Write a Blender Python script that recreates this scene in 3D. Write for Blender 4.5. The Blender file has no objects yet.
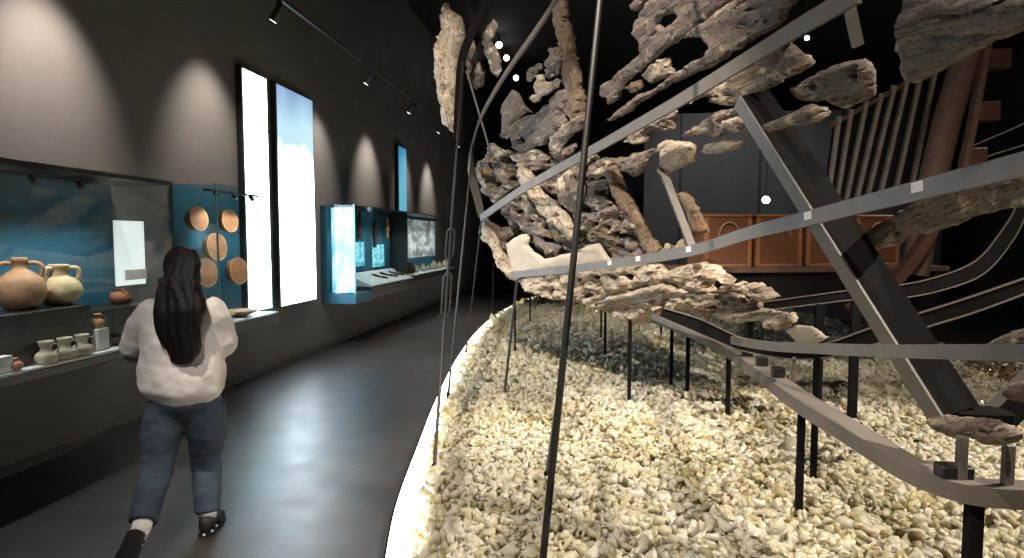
import bpy, math, random
import numpy as np
from mathutils import Vector, Matrix, noise, Quaternion
from mathutils.geometry import delaunay_2d_cdt

random.seed(7)
rng = np.random.default_rng(7)
SC = bpy.context.scene
COL = SC.collection
V = Vector
PI = math.pi

# ---------------------------------------------------------------- camera
F = 620.0
CAM = V((0, 0, 1.6))
TH = math.atan(83 / F)
PH = math.atan(40 / F)
Rv = V((math.cos(TH), math.sin(TH), 0))
Fv = V((-math.sin(TH) * math.cos(PH), math.cos(TH) * math.cos(PH), -math.sin(PH)))
Uv = Rv.cross(Fv)


def ray(px, py):
    return (Fv + Rv * ((px - 512) / F) + Uv * ((279 - py) / F))


def at(px, py, Y):
    d = ray(px, py)
    return CAM + d * (Y / d.y)


def at_z(px, py, z):
    d = ray(px, py)
    return CAM + d * ((z - CAM.z) / d.z)


def at_x(px, py, x):
    d = ray(px, py)
    return CAM + d * (x / d.x)


cam = bpy.data.cameras.new('camera')
cam.sensor_width = 36
cam.lens = F / 1024 * 36
cam.clip_start = .05
camo = bpy.data.objects.new('camera', cam)
COL.objects.link(camo)
camo.location = CAM
camo.rotation_euler = Matrix((Rv, Uv, -Fv)).transposed().to_euler()
SC.camera = camo

SC.view_settings.view_transform = 'Standard'
SC.view_settings.look = 'None'
SC.view_settings.exposure = 0
SC.view_settings.gamma = 1
SC.view_settings.use_curve_mapping = False
SC.cycles.use_denoising = True
SC.cycles.max_bounces = 8
SC.cycles.transparent_max_bounces = 16
SC.cycles.sample_clamp_indirect = 4
SC.cycles.caustics_reflective = False
SC.cycles.caustics_refractive = False

w = bpy.data.worlds.new('world')
SC.world = w
w.use_nodes = True
w.node_tree.nodes['Background'].inputs[0].default_value = (.5, .55, .65, 1)
w.node_tree.nodes['Background'].inputs[1].default_value = 0.007

# ---------------------------------------------------------------- materials


class NT:
    def __init__(s, name):
        s.m = bpy.data.materials.new(name)
        s.m.use_nodes = True
        s.t = s.m.node_tree
        s.b = s.t.nodes['Principled BSDF']
        s.out = s.t.nodes['Material Output']

    def n(s, typ, **kw):
        nd = s.t.nodes.new(typ)
        for k, v in kw.items():
            if k.startswith('i_'):
                nd.inputs[k[2:].replace('_', ' ')].default_value = v
            else:
                setattr(nd, k, v)
        return nd

    def l(s, a, b):
        s.t.links.new(a, b)

    def noise(s, vec, scale, detail=4, rough=.6):
        nd = s.n('ShaderNodeTexNoise', i_Scale=scale, i_Detail=detail, i_Roughness=rough)
        if vec is not None:
            s.l(vec, nd.inputs['Vector'])
        return nd.outputs['Fac']

    def ramp(s, fac, stops):
        nd = s.n('ShaderNodeValToRGB')
        cr = nd.color_ramp
        while len(cr.elements) < len(stops):
            cr.elements.new(.5)
        for e, (p, c) in zip(cr.elements, stops):
            e.position = p
            e.color = (*c, 1) if len(c) == 3 else c
        s.l(fac, nd.inputs['Fac'])
        return nd.outputs['Color']

    def mix(s, fac, a, b, typ='MIX'):
        nd = s.n('ShaderNodeMix', data_type='RGBA', blend_type=typ)
        for v, i in ((fac, 0), (a, 6), (b, 7)):
            if isinstance(v, (int, float)):
                nd.inputs[i].default_value = v
            elif isinstance(v, tuple):
                nd.inputs[i].default_value = (*v, 1)
            else:
                s.l(v, nd.inputs[i])
        return nd.outputs[2]

    def bump(s, h, strength=.5, dist=.01):
        nd = s.n('ShaderNodeBump', i_Strength=strength, i_Distance=dist)
        s.l(h, nd.inputs['Height'])
        s.l(nd.outputs['Normal'], s.b.inputs['Normal'])


def plain(name, col, rough=.5, metal=0, var=.25, scale=14, bump=.15, spec=.5, dist=.004):
    t = NT(name)
    co = t.n('ShaderNodeTexCoord').outputs['Object']
    f = t.noise(co, scale)
    dark = tuple(c * (1 - var) for c in col)
    lite = tuple(min(1, c * (1 + var)) for c in col)
    t.l(t.ramp(f, [(.3, dark), (.7, lite)]), t.b.inputs['Base Color'])
    t.b.inputs['Roughness'].default_value = rough
    t.b.inputs['Metallic'].default_value = metal
    t.b.inputs['Specular IOR Level'].default_value = spec
    if bump:
        t.bump(t.noise(co, scale * 4), bump, dist)
    return t.m


def emis(name, col, strength, base=None):
    t = NT(name)
    t.b.inputs['Base Color'].default_value = (*(base or col), 1)
    t.b.inputs['Emission Color'].default_value = (*col, 1)
    t.b.inputs['Emission Strength'].default_value = strength
    t.b.inputs['Roughness'].default_value = .4
    return t.m


def pane_mat(name, tint, refl=1.0, ior=1.5):
    t = NT(name)
    t.t.nodes.remove(t.b)
    tr = t.n('ShaderNodeBsdfTransparent')
    tr.inputs[0].default_value = (*tint, 1)
    gl = t.n('ShaderNodeBsdfGlossy')
    gl.inputs['Roughness'].default_value = .02
    gl.inputs[0].default_value = (refl, refl, refl, 1)
    lw = t.n('ShaderNodeLayerWeight', i_Blend=.5)
    pw = t.n('ShaderNodeMath', operation='POWER')
    t.l(lw.outputs['Facing'], pw.inputs[0])
    pw.inputs[1].default_value = 4.5
    fr = t.n('ShaderNodeMath', operation='MULTIPLY_ADD')
    t.l(pw.outputs[0], fr.inputs[0])
    fr.inputs[1].default_value = .45
    fr.inputs[2].default_value = .025
    mx = t.n('ShaderNodeMixShader')
    t.l(fr.outputs[0], mx.inputs[0])
    t.l(tr.outputs[0], mx.inputs[1])
    t.l(gl.outputs[0], mx.inputs[2])
    t.l(mx.outputs[0], t.out.inputs['Surface'])
    return t.m


def wood_mat(name, base, cream, dark, ochre, cream_at=.58):
    """waterlogged ship timber: grey brown, bleached patches, dark worm holes, rusty ochre stains; grain along UV u"""
    t = NT(name)
    uv = t.n('ShaderNodeUVMap').outputs['UV']
    rnd = t.n('ShaderNodeObjectInfo').outputs['Random']
    off = t.n('ShaderNodeVectorMath', operation='SCALE')
    off.inputs[0].default_value = (37, 61, 23)
    t.l(rnd, off.inputs['Scale'])
    ad = t.n('ShaderNodeVectorMath', operation='ADD')
    t.l(uv, ad.inputs[0])
    t.l(off.outputs[0], ad.inputs[1])
    mp = t.n('ShaderNodeMapping')
    mp.inputs['Scale'].default_value = (1, 7, 1)
    t.l(ad.outputs[0], mp.inputs['Vector'])
    grain = t.noise(mp.outputs[0], 6, 6, .65)
    blot = t.noise(ad.outputs[0], 9, 4, .6)
    fine = t.noise(ad.outputs[0], 45, 4, .6)
    och = t.noise(ad.outputs[0], 3.1, 3, .5)
    c = t.ramp(grain, [(.3, tuple(x * .6 for x in base)), (.5, base), (.72, tuple(min(1, x * 1.35) for x in base))])
    c = t.mix(t.ramp(blot, [(cream_at, (0, 0, 0)), (cream_at + .1, (1, 1, 1))]), c, cream)
    c = t.mix(t.ramp(och, [(.62, (0, 0, 0)), (.72, (.8, .8, .8))]), c, ochre)
    c = t.mix(t.ramp(fine, [(.3, (1, 1, 1)), (.42, (0, 0, 0))]), c, dark)
    mp2 = t.n('ShaderNodeMapping')
    mp2.inputs['Scale'].default_value = (1, 3.5, 1)
    t.l(ad.outputs[0], mp2.inputs['Vector'])
    ck = t.noise(mp2.outputs[0], 4.5, 2, .6)
    c = t.mix(t.ramp(ck, [(.472, (0, 0, 0)), (.492, (.75, .75, .75)), (.502, (.75, .75, .75)), (.522, (0, 0, 0))]), c, tuple(x * 1.6 for x in dark))
    vor = t.n('ShaderNodeTexVoronoi', i_Scale=9)
    t.l(ad.outputs[0], vor.inputs['Vector'])
    c = t.mix(t.ramp(vor.outputs['Distance'], [(.06, (1, 1, 1)), (.12, (0, 0, 0))]), c, dark)
    t.l(c, t.b.inputs['Base Color'])
    t.b.inputs['Roughness'].default_value = .72
    t.b.inputs['Specular IOR Level'].default_value = .25
    s = t.n('ShaderNodeMath', operation='ADD')
    t.l(grain, s.inputs[0])
    t.l(fine, s.inputs[1])
    t.bump(s.outputs[0], .8, .012)
    return t.m


M = {}
M['wreck'] = wood_mat('wreck timber', (.21, .165, .135), (.58, .48, .36), (.03, .022, .018), (.32, .17, .05), .53)
M['wreck_grey'] = wood_mat('grey wreck timber', (.175, .138, .118), (.44, .35, .26), (.025, .02, .018), (.28, .16, .06), .585)
M['wreck_pale'] = wood_mat('pale wreck timber', (.46, .375, .285), (.66, .56, .43), (.06, .04, .03), (.42, .27, .12), .55)
M['wreck_board'] = plain('smooth pale board', (.52, .44, .345), .7, var=.12, scale=5, bump=.3)
M['wreck_brown'] = wood_mat('brown wreck timber', (.185, .13, .088), (.38, .29, .19), (.03, .02, .012), (.34, .16, .04), .66)
M['steel'] = plain('grey painted steel', (.155, .137, .121), .5, .1, .12, 8, .05)
M['steel_dark'] = plain('near-black steel', (.010, .0098, .010), .8, 0, .15, 8, .05, .03)
M['cable'] = plain('dark steel cable', (.018, .016, .015), .5, .1, .15, 30, .05)
M['black'] = plain('black paint', (.012, .012, .013), .45, 0, .2, 20, .05)
M['case_black'] = plain('black laminate', (.02, .02, .021), .35, 0, .15, 10, .03)
M['case_grey'] = plain('dark grey panel', (.07, .068, .068), .5, 0, .1, 6, .03)
M['teal'] = plain('teal painted panel', (.022, .125, .195), .6, 0, .15, 2.5, .05)
M['white_base'] = plain('white base board', (.72, .76, .78), .5, 0, .04, 6, .03)
M['reflection_glow'] = emis('white glass reflection', (1, .98, .95), .75)  # glow painted in for the bright reflection in the amphora case glass
M['white_card'] = plain('white card', (.8, .79, .76), .5, 0, .04, 6, .03)
M['terracotta'] = plain('terracotta clay', (.44, .235, .12), .7, 0, .25, 20, .4)
M['buff'] = plain('buff clay', (.56, .43, .25), .7, 0, .22, 18, .4)
M['cream_clay'] = plain('cream clay', (.60, .53, .40), .7, 0, .15, 22, .3)
M['red_clay'] = plain('red clay', (.42, .17, .09), .6, 0, .2, 22, .3)
M['bowl_clay'] = plain('bowl clay', (.56, .37, .17), .6, 0, .45, 11, .3)
M['bowl_rim'] = plain('bowl outer clay', (.34, .16, .075), .6, 0, .25, 18, .3)
M['bronze'] = plain('bronze', (.09, .05, .025), .5, .5, .3, 20, .3)
M['glass'] = pane_mat('display glass', (.93, .975, .98))
M['glass_edge'] = plain('green glass edge', (.16, .42, .42), .15, 0, .1, 6, 0)
M['lens'] = emis('lamp lens', (1, .95, .88), 20)
M['lens_small'] = emis('case lamp lens', (1, .95, .88), 6)
M['led'] = emis('lit kerb diffuser', (1, .96, .86), 5.5)
M['chest'] = None


def m_wall():
    t = NT('dark plaster')
    co = t.n('ShaderNodeTexCoord').outputs['Object']
    f = t.noise(co, 1.6, 6, .6)
    t.l(t.ramp(f, [(.3, (.150, .138, .131)), (.7, (.182, .168, .160))]), t.b.inputs['Base Color'])
    t.b.inputs['Roughness'].default_value = .75
    t.b.inputs['Specular IOR Level'].default_value = .3
    t.bump(t.noise(co, 90, 3), .1, .003)
    return t.m


def m_floor():
    t = NT('polished dark concrete')
    co = t.n('ShaderNodeTexCoord').outputs['Object']
    f = t.noise(co, 1.3, 7, .65)
    t.l(t.ramp(f, [(.3, (.040, .034, .032)), (.7, (.068, .059, .055))]), t.b.inputs['Base Color'])
    g = t.noise(co, 3.5, 5, .6)
    t.l(t.ramp(g, [(.3, (.33, .33, .33)), (.7, (.44, .44, .44))]), t.b.inputs['Roughness'])
    t.b.inputs['Specular IOR Level'].default_value = 1.0
    return t.m


def m_glass_chunks():
    t = NT('broken pale glass')
    a = t.n('ShaderNodeAttribute', attribute_name='tint')
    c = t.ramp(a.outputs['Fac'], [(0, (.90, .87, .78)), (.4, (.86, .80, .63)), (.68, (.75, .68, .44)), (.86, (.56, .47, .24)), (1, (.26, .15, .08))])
    t.l(c, t.b.inputs['Base Color'])
    t.b.inputs['Roughness'].default_value = .16
    t.b.inputs['Transmission Weight'].default_value = .25
    t.b.inputs['IOR'].default_value = 1.4
    t.b.inputs['Specular IOR Level'].default_value = .6
    tl = t.n('ShaderNodeBsdfTranslucent')
    t.l(c, tl.inputs[0])
    mx = t.n('ShaderNodeMixShader')
    mx.inputs[0].default_value = .38
    t.l(t.b.outputs[0], mx.inputs[1])
    t.l(tl.outputs[0], mx.inputs[2])
    t.l(mx.outputs[0], t.out.inputs['Surface'])
    return t.m


def m_screen(name, top, mid, low, strength, cut=(.72, .6, .45), scale=2):
    """a backlit printed picture: blue sky fading into white haze"""
    t = NT(name)
    co = t.n('ShaderNodeTexCoord').outputs['Generated']
    sx = t.n('ShaderNodeSeparateXYZ')
    t.l(co, sx.inputs[0])
    nz = t.noise(co, scale, 3, .5)
    m = t.n('ShaderNodeMath', operation='MULTIPLY_ADD')
    t.l(nz, m.inputs[0])
    m.inputs[1].default_value = .25
    t.l(sx.outputs['Z'], m.inputs[2])
    m2 = t.n('ShaderNodeMath', operation='SUBTRACT')
    t.l(m.outputs[0], m2.inputs[0])
    m2.inputs[1].default_value = .125
    c = t.ramp(m2.outputs[0], [(cut[2], low), (cut[1], mid), (cut[0], mid), (1, top)])
    t.l(c, t.b.inputs['Emission Color'])
    t.b.inputs['Base Color'].default_value = (.05, .05, .05, 1)
    t.b.inputs['Emission Strength'].default_value = strength
    t.b.inputs['Roughness'].default_value = .3
    return t.m


def m_mottle(name, a, b, strength, scale=6, lo=.4, hi=.6):
    t = NT(name)
    co = t.n('ShaderNodeTexCoord').outputs['Generated']
    c = t.ramp(t.noise(co, scale, 5, .6), [(lo, a), (hi, b)])
    t.l(c, t.b.inputs['Base Color'])
    if strength:
        t.l(c, t.b.inputs['Emission Color'])
        t.b.inputs['Emission Strength'].default_value = strength
    t.b.inputs['Roughness'].default_value = .4
    return t.m


def m_wicker(name, col):
    t = NT(name)
    co = t.n('ShaderNodeTexCoord').outputs['Object']
    wv = t.n('ShaderNodeTexWave', wave_type='BANDS', bands_direction='Z', i_Scale=14, i_Distortion=3.0)
    t.l(co, wv.inputs['Vector'])
    c = t.ramp(wv.outputs['Fac'], [(.1, tuple(x * .65 for x in col)), (.7, col)])
    c = t.mix(t.noise(co, 5), c, tuple(x * .6 for x in col))
    t.l(c, t.b.inputs['Base Color'])
    t.b.inputs['Roughness'].default_value = .7
    t.bump(wv.outputs['Fac'], .5, .008)
    return t.m


M['wall'] = m_wall()
M['floor'] = m_floor()
M['ceiling'] = plain('black ceiling', (.012, .012, .013), .8, 0, .1, 3, .05)
M['dark_wall'] = plain('charcoal wall', (.04, .04, .042), .8, 0, .1, 2, .05)
M['grey_wall'] = plain('grey partition', (.10, .10, .105), .8, 0, .1, 2, .05)
M['chunks'] = m_glass_chunks()
M['bed'] = plain('pale bed', (.45, .43, .32), .8, 0, .2, 10, .2)
M['chest'] = m_wicker('woven chest', (.27, .105, .05))
M['chest_trim'] = plain('chest corner wood', (.36, .16, .075), .6, 0, .2, 10, .2)
M['brown_wood'] = plain('dark red brown wood', (.11, .05, .032), .6, 0, .3, 8, .3)
M['brown_light'] = plain('weathered brown wood', (.15, .09, .07), .65, 0, .25, 8, .3)
M['rope'] = plain('pale rope', (.42, .3, .18), .8, 0, .2, 40, .3)
M['slat'] = plain('grey slat', (.30, .265, .245), .6, 0, .2, 10, .2)
M['screen_narrow'] = m_screen('narrow lit picture', (.85, .95, 1), (.7, .86, 1), (.76, .90, 1), 10.5)
M['screen_wide'] = m_screen('wide lit picture', (.024, .038, .062), (.055, .082, .096), (.76, .90, 1), 10.5, (.80, .74, .52))
M['screen_far'] = m_screen('far lit picture', (.03, .2, .38), (.06, .36, .55), (.1, .42, .6), 1.0)
M['cyan_reflection'] = m_mottle('pale cyan reflection', (.1, .46, .62), (.80, .94, 1), .75, 3, .42, .66)  # pale reflection in the tall case, put into colour and glow
M['cyan_small'] = m_mottle('cyan small picture', (.03, .42, .58), (.5, .9, .95), .7, 5)
M['grey_art'] = m_mottle('grey and white picture', (.22, .23, .24), (.8, .82, .82), .45, 5)

# ---------------------------------------------------------------- mesh builder


def catmull(pts, n=6):
    pts = [V(p) for p in pts]
    out = []
    for i in range(len(pts) - 1):
        p0 = pts[max(i - 1, 0)]
        p1, p2 = pts[i], pts[i + 1]
        p3 = pts[min(i + 2, len(pts) - 1)]
        for k in range(n):
            t = k / n
            out.append(.5 * ((2 * p1) + (p2 - p0) * t + (2 * p0 - 5 * p1 + 4 * p2 - p3) * t * t + (3 * p1 - p0 - 3 * p2 + p3) * t ** 3))
    out.append(pts[-1])
    return out


class MB:
    def __init__(s):
        s.v = []
        s.f = []

    def add(s, vs, fs):
        k = len(s.v)
        s.v += [V(p) for p in vs]
        s.f += [tuple(i + k for i in f) for f in fs]
        return s

    def box(s, lo, hi, bev=0.0):
        lo, hi = V(lo), V(hi)
        b = min(bev, min(hi - lo) * .45)
        if b <= 0:
            c = [(x, y, z) for x in (lo.x, hi.x) for y in (lo.y, hi.y) for z in (lo.z, hi.z)]
            return s.add(c, [(0, 1, 3, 2), (4, 6, 7, 5), (0, 4, 5, 1), (2, 3, 7, 6), (0, 2, 6, 4), (1, 5, 7, 3)])
        vs, fs, idx = [], [], {}
        for sx in (0, 1):
            for sy in (0, 1):
                for sz in (0, 1):
                    p = [(lo, hi)[q][i] for i, q in enumerate((sx, sy, sz))]
                    sg = [1 if q == 0 else -1 for q in (sx, sy, sz)]
                    for ax in range(3):
                        q = [p[i] + (0 if i == ax else b * sg[i]) for i in range(3)]
                        idx[sx, sy, sz, ax] = len(vs)
                        vs.append(q)
        for ax in range(3):
            o = [i for i in range(3) if i != ax]
            for side in (0, 1):
                cyc = []
                for a, b2 in ((0, 0), (1, 0), (1, 1), (0, 1)):
                    k = [0, 0, 0]
                    k[ax] = side
                    k[o[0]] = a
                    k[o[1]] = b2
                    cyc.append(idx[(*k, ax)])
                fs.append(tuple(cyc))
        for ax in range(3):
            o = [i for i in range(3) if i != ax]
            for a in (0, 1):
                for b2 in (0, 1):
                    k0, k1 = [0] * 3, [0] * 3
                    k1[ax] = 1
                    for k in (k0, k1):
                        k[o[0]] = a
                        k[o[1]] = b2
                    fs.append((idx[(*k0, o[0])], idx[(*k1, o[0])], idx[(*k1, o[1])], idx[(*k0, o[1])]))
        for sx in (0, 1):
            for sy in (0, 1):
                for sz in (0, 1):
                    fs.append(tuple(idx[sx, sy, sz, a] for a in range(3)))
        return s.add(vs, fs)

    def sweep(s, path, w, t, up=(0, 0, 1)):
        """flat bar: width w along up, thickness t"""
        path = [V(p) for p in path]
        n = len(path)
        vs, fs = [], []
        for i, p in enumerate(path):
            T = (path[min(i + 1, n - 1)] - path[max(i - 1, 0)]).normalized()
            u = V(up)
            S = T.cross(u).normalized()
            U = S.cross(T).normalized()
            for a, b in ((-1, -1), (1, -1), (1, 1), (-1, 1)):
                vs.append(p + S * (a * t / 2) + U * (b * w / 2))
        for i in range(n - 1):
            for k in range(4):
                a, b = i * 4 + k, i * 4 + (k + 1) % 4
                fs.append((a, b, b + 4, a + 4))
        fs += [(3, 2, 1, 0), tuple((n - 1) * 4 + k for k in range(4))]
        return s.add(vs, fs)

    def tube(s, path, r, seg=10, flat=None):
        path = [V(p) for p in path]
        n = len(path)
        rr = r if isinstance(r, (list, tuple)) else [r] * n
        vs, fs = [], []
        ref = None
        for i, p in enumerate(path):
            T = (path[min(i + 1, n - 1)] - path[max(i - 1, 0)]).normalized()
            if ref is None:
                ref = V((0, 1, 0)) if abs(T.y) < .9 else V((1, 0, 0))
            A = (ref - T * ref.dot(T)).normalized()
            ref = A
            B = T.cross(A)
            for k in range(seg):
                a = 2 * PI * k / seg
                vs.append(p + A * (math.cos(a) * rr[i]) + B * (math.sin(a) * rr[i]))
        for i in range(n - 1):
            for k in range(seg):
                a, b = i * seg + k, i * seg + (k + 1) % seg
                fs.append((a, b, b + seg, a + seg))
        fs += [tuple(reversed(range(seg))), tuple((n - 1) * seg + k for k in range(seg))]
        return s.add(vs, fs)

    def loft(s, secs, seg=20, fn=None):
        """secs: (cx, cy, cz, rx, ry[, superellipse power]) horizontal rings"""
        vs, fs = [], []
        for i, q in enumerate(secs):
            cx, cy, cz, rx, ry = q[:5]
            pw = q[5] if len(q) > 5 else 1
            for k in range(seg):
                a = 2 * PI * k / seg
                c, d = math.cos(a), math.sin(a)
                x = math.copysign(abs(c) ** pw, c) * rx
                y = math.copysign(abs(d) ** pw, d) * ry
                p = V((cx + x, cy + y, cz))
                if fn:
                    p = fn(p, i, a)
                vs.append(p)
        n = len(secs)
        for i in range(n - 1):
            for k in range(seg):
                a, b = i * seg + k, i * seg + (k + 1) % seg
                fs.append((a, b, b + seg, a + seg))
        fs += [tuple(reversed(range(seg))), tuple((n - 1) * seg + k for k in range(seg))]
        return s.add(vs, fs)

    def lathe(s, prof, seg=28, origin=(0, 0, 0), mat=None):
        """prof: (r, z); closed at both ends"""
        o = V(origin)
        vs, fs = [], []
        for r, z in prof:
            for k in range(seg):
                a = 2 * PI * k / seg
                p = V((math.cos(a) * r, math.sin(a) * r, z))
                if mat:
                    p = mat @ p
                vs.append(o + p)
        n = len(prof)
        for i in range(n - 1):
            for k in range(seg):
                a, b = i * seg + k, i * seg + (k + 1) % seg
                fs.append((a, b, b + seg, a + seg))
        fs += [tuple(reversed(range(seg))), tuple((n - 1) * seg + k for k in range(seg))]
        return s.add(vs, fs)

    def ell(s, c, r, seg=16, rings=10, rot=None):
        vs, fs = [], []
        c = V(c)
        for i in range(rings + 1):
            t = PI * (i + .001) / (rings + .002)
            for k in range(seg):
                a = 2 * PI * k / seg
                p = V((r[0] * math.sin(t) * math.cos(a), r[1] * math.sin(t) * math.sin(a), r[2] * math.cos(t)))
                if rot:
                    p = rot @ p
                vs.append(c + p)
        for i in range(rings):
            for k in range(seg):
                a, b = i * seg + k, i * seg + (k + 1) % seg
                fs.append((a, a + seg, b + seg, b))
        fs += [tuple(range(seg)), tuple(reversed([rings * seg + k for k in range(seg)]))]
        return s.add(vs, fs)


WBASE = {}


def tag(o, label=None, cat=None, group=None, kind=None):
    if label:
        o['label'] = label
    if cat:
        o['category'] = cat
    if group:
        o['group'] = group
    if kind:
        o['kind'] = kind
    return o


def thing(name, label, cat, loc=(0, 0, 0), group=None, rotz=0):
    o = bpy.data.objects.new(name, None)
    o.empty_display_size = .1
    COL.objects.link(o)
    o.location = loc
    o.rotation_euler = (0, 0, rotz)
    WBASE[o.name] = V(loc)
    return tag(o, label, cat, group)


def put(name, mb, mat, parent=None, world=True, smooth=False, label=None):
    """mesh object from a builder. world=True: coordinates are world coordinates"""
    if isinstance(mb, bpy.types.Mesh):
        me = mb
        me.name = name
    else:
        me = bpy.data.meshes.new(name)
        me.from_pydata([tuple(p) for p in mb.v], [], mb.f)
        me.update()
        import bmesh
        bm = bmesh.new()
        bm.from_mesh(me)
        bmesh.ops.recalc_face_normals(bm, faces=bm.faces)
        bm.to_mesh(me)
        bm.free()
    o = bpy.data.objects.new(name, me)
    COL.objects.link(o)
    if mat:
        me.materials.append(M[mat] if isinstance(mat, str) else mat)
    if parent:
        o.parent = parent
        base = WBASE[parent.name]
    elif world:
        vs = [v.co for v in me.vertices]
        base = V((sum(v.x for v in vs) / len(vs), sum(v.y for v in vs) / len(vs), min(v.z for v in vs)))
        o.location = base
    else:
        base = V((0, 0, 0))
    if world:
        me.transform(Matrix.Translation(-base))
        WBASE[o.name] = base
    else:
        WBASE[o.name] = V((0, 0, 0))
    if smooth:
        for p in me.polygons:
            p.use_smooth = True
        if smooth is not True:
            me.set_sharp_from_angle(angle=math.radians(smooth))
    if label:
        o['label'] = label
    return o


def structure(name, mb, mat):
    return tag(put(name, mb, mat), kind='structure')


def copy_tree(o, parent=None):
    c = o.copy()
    COL.objects.link(c)
    if parent:
        c.parent = parent
    WBASE[c.name] = WBASE[o.name]
    for ch in list(o.children):
        copy_tree(ch, c)
    return c


def spot(loc, aim, power, size, blend=.5, col=(1, .93, .82), radius=.04):
    l = bpy.data.lights.new('spot', 'SPOT')
    l.energy = power
    l.spot_size = math.radians(size)
    l.spot_blend = blend
    l.color = col
    l.shadow_soft_size = radius
    o = bpy.data.objects.new('spot_light', l)
    COL.objects.link(o)
    o.location = loc
    o.rotation_euler = (V(aim) - V(loc)).to_track_quat('-Z', 'Y').to_euler()
    return o


def area(loc, aim, power, sx, sy, col=(1, .97, .92)):
    l = bpy.data.lights.new('area', 'AREA')
    l.energy = power
    l.shape = 'RECTANGLE'
    l.size, l.size_y = sx, sy
    l.color = col
    o = bpy.data.objects.new('area_light', l)
    COL.objects.link(o)
    o.location = loc
    o.rotation_euler = (V(aim) - V(loc)).to_track_quat('-Z', 'Y').to_euler()
    return o


# ================================================================ ROOM
WX = -3.92
structure('wall_left', MB().box((WX - .2, -4, 0), (WX, 26, 6.5)), 'wall')
structure('wall_back', MB().box((WX, 26, 0), (11, 26.2, 6.5)), 'dark_wall')
structure('wall_right', MB().box((11, -4, 0), (11.2, 26.2, 6.5)), 'dark_wall')
structure('wall_front', MB().box((WX, -4.2, 0), (11, -4, 6.5)), 'dark_wall')
structure('floor', MB().box((WX - .2, -4.2, -.2), (11.2, 26.2, 0)), 'floor')
structure('ceiling', MB().box((WX - .2, -4.2, 6.5), (11.2, 26.2, 6.7)), 'ceiling')
structure('baseboard_left', MB().box((WX, -4, 0), (WX + .015, 26, .07), .004), 'case_grey')
# grey partition far behind the wreck
structure('wall_partition', MB().box((1.4, 18.6, 0), (9.5, 18.8, 5.2)), 'grey_wall')
mb = MB()
for x in (2.4, 4.6, 6.8):
    mb.box((x, 18.57, 0), (x + .06, 18.6, 5.2))
structure('trim_1', mb, 'dark_wall')

# ---------------------------------------------------------------- lit pictures on the wall


def light_panel(y0, y1, z0, z1, mat, label, frame='teal'):
    t = thing('light_panel', label, 'light panel', (WX, (y0 + y1) / 2, z0))
    put('frame', MB().box((WX, y0 - .035, z0 - .03), (WX + .07, y1 + .035, z1 + .03), .006), 'case_black', t)
    put('lit_picture', MB().box((WX + .07, y0, z0), (WX + .075, y1, z1)), mat, t, label='glowing pale blue picture')
    return t


light_panel(6.48, 6.97, .78, 3.47, 'screen_narrow', 'narrow glowing white wall panel partly behind the case of bowls')
light_panel(7.21, 8.17, .77, 3.48, 'screen_wide', 'wide glowing wall panel fading from blue sky to white, beside the case of bowls')
light_panel(11.93, 12.42, 2.15, 3.43, 'screen_far', 'narrow dim blue wall panel rising behind the far display cases')

# ---------------------------------------------------------------- wall track and spotlights
TX, TZ = -3.1, 3.95
t = thing('lighting_track', 'long black lighting track running along the plastered wall', 'lighting track', (TX, 9, TZ))
put('rail', MB().box((TX - .02, 2, TZ), (TX + .02, 16.5, TZ + .035), .004), 'case_black', t)
for y in (3.2, 7.4, 11.6, 15.8):
    put('hanger', MB().tube([(TX, y, TZ + .03), (TX, y, 6.49)], .006, 6), 'case_black', t)
LAB = ['black cylinder spotlight on the wall track above the amphora case',
       'black cylinder spotlight on the wall track above the narrow white panel, lens glinting',
       'black cylinder spotlight on the wall track just past the wide glowing panel',
       'black cylinder spotlight on the wall track above the tall cyan display case',
       'black cylinder spotlight on the wall track above the dim blue panel',
       'black cylinder spotlight at the far end of the wall track']
for (y, pw), lb in zip([(4.0, 245), (5.9, 170), (8.4, 145), (10.4, 190), (12.4, 145), (14.3, 190)], LAB):
    aim = V((WX, y, 2.58))
    t = thing('track_spotlight', lb, 'spotlight', (TX, y, TZ), 'spotlights on the wall track')
    put('bracket', MB().box((TX - .015, y - .03, TZ - .05), (TX + .015, y + .03, TZ)), 'case_black', t)
    d = (aim - V((TX, y, TZ - .1))).normalized()
    c = V((TX, y, TZ - .1))
    put('lamp_body', MB().tube([c - d * .07, c - d * .065, c + d * .12, c + d * .125], [.03, .045, .045, .042], 18), 'case_black', t, smooth=40)
    put('lens', MB().tube([c + d * .1252, c + d * .128], [.036, .034], 18), 'lens_small', t)
    spot(c + d * .15, aim, pw, 66, 1.0, (1, .90, .79), .07)

# ================================================================ DISPLAY CASES


def glass_box(t, x0, x1, y0, y1, z0, z1, th=.012, open_back=True):
    put('glass_pane', MB().box((x1 - th, y0, z0), (x1, y1, z1)), 'glass', t)
    put('glass_pane', MB().box((x0, y0, z0), (x1 - th, y0 + th, z1)), 'glass', t)
    put('glass_pane', MB().box((x0, y1 - th, z0), (x1 - th, y1, z1)), 'glass', t)
    put('glass_pane', MB().box((x0, y0 + th, z1 - th), (x1 - th, y1 - th, z1)), 'glass', t)


def case_rail(t, x, y0, y1, z, n):
    r = put('light_rail', MB().box((x - .012, y0, z), (x + .012, y1, z + .02)), 'black', t)
    for i in range(n):
        y = y0 + (y1 - y0) * (i + .5) / n
        put('lamp', MB().tube([(x, y, z), (x + .03, y, z - .035), (x + .038, y, z - .045)], [.02, .022, .02], 12), 'case_black', t)




def case_lights(x, y0, y1, z, n, power):
    for i in range(n):
        y = y0 + (y1 - y0) * (i + .5) / n
        spot((x + .045, y, z - .06), (x - .03, y, z - 1.2), power, 120, .8, (1, .97, .92), .015)


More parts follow.
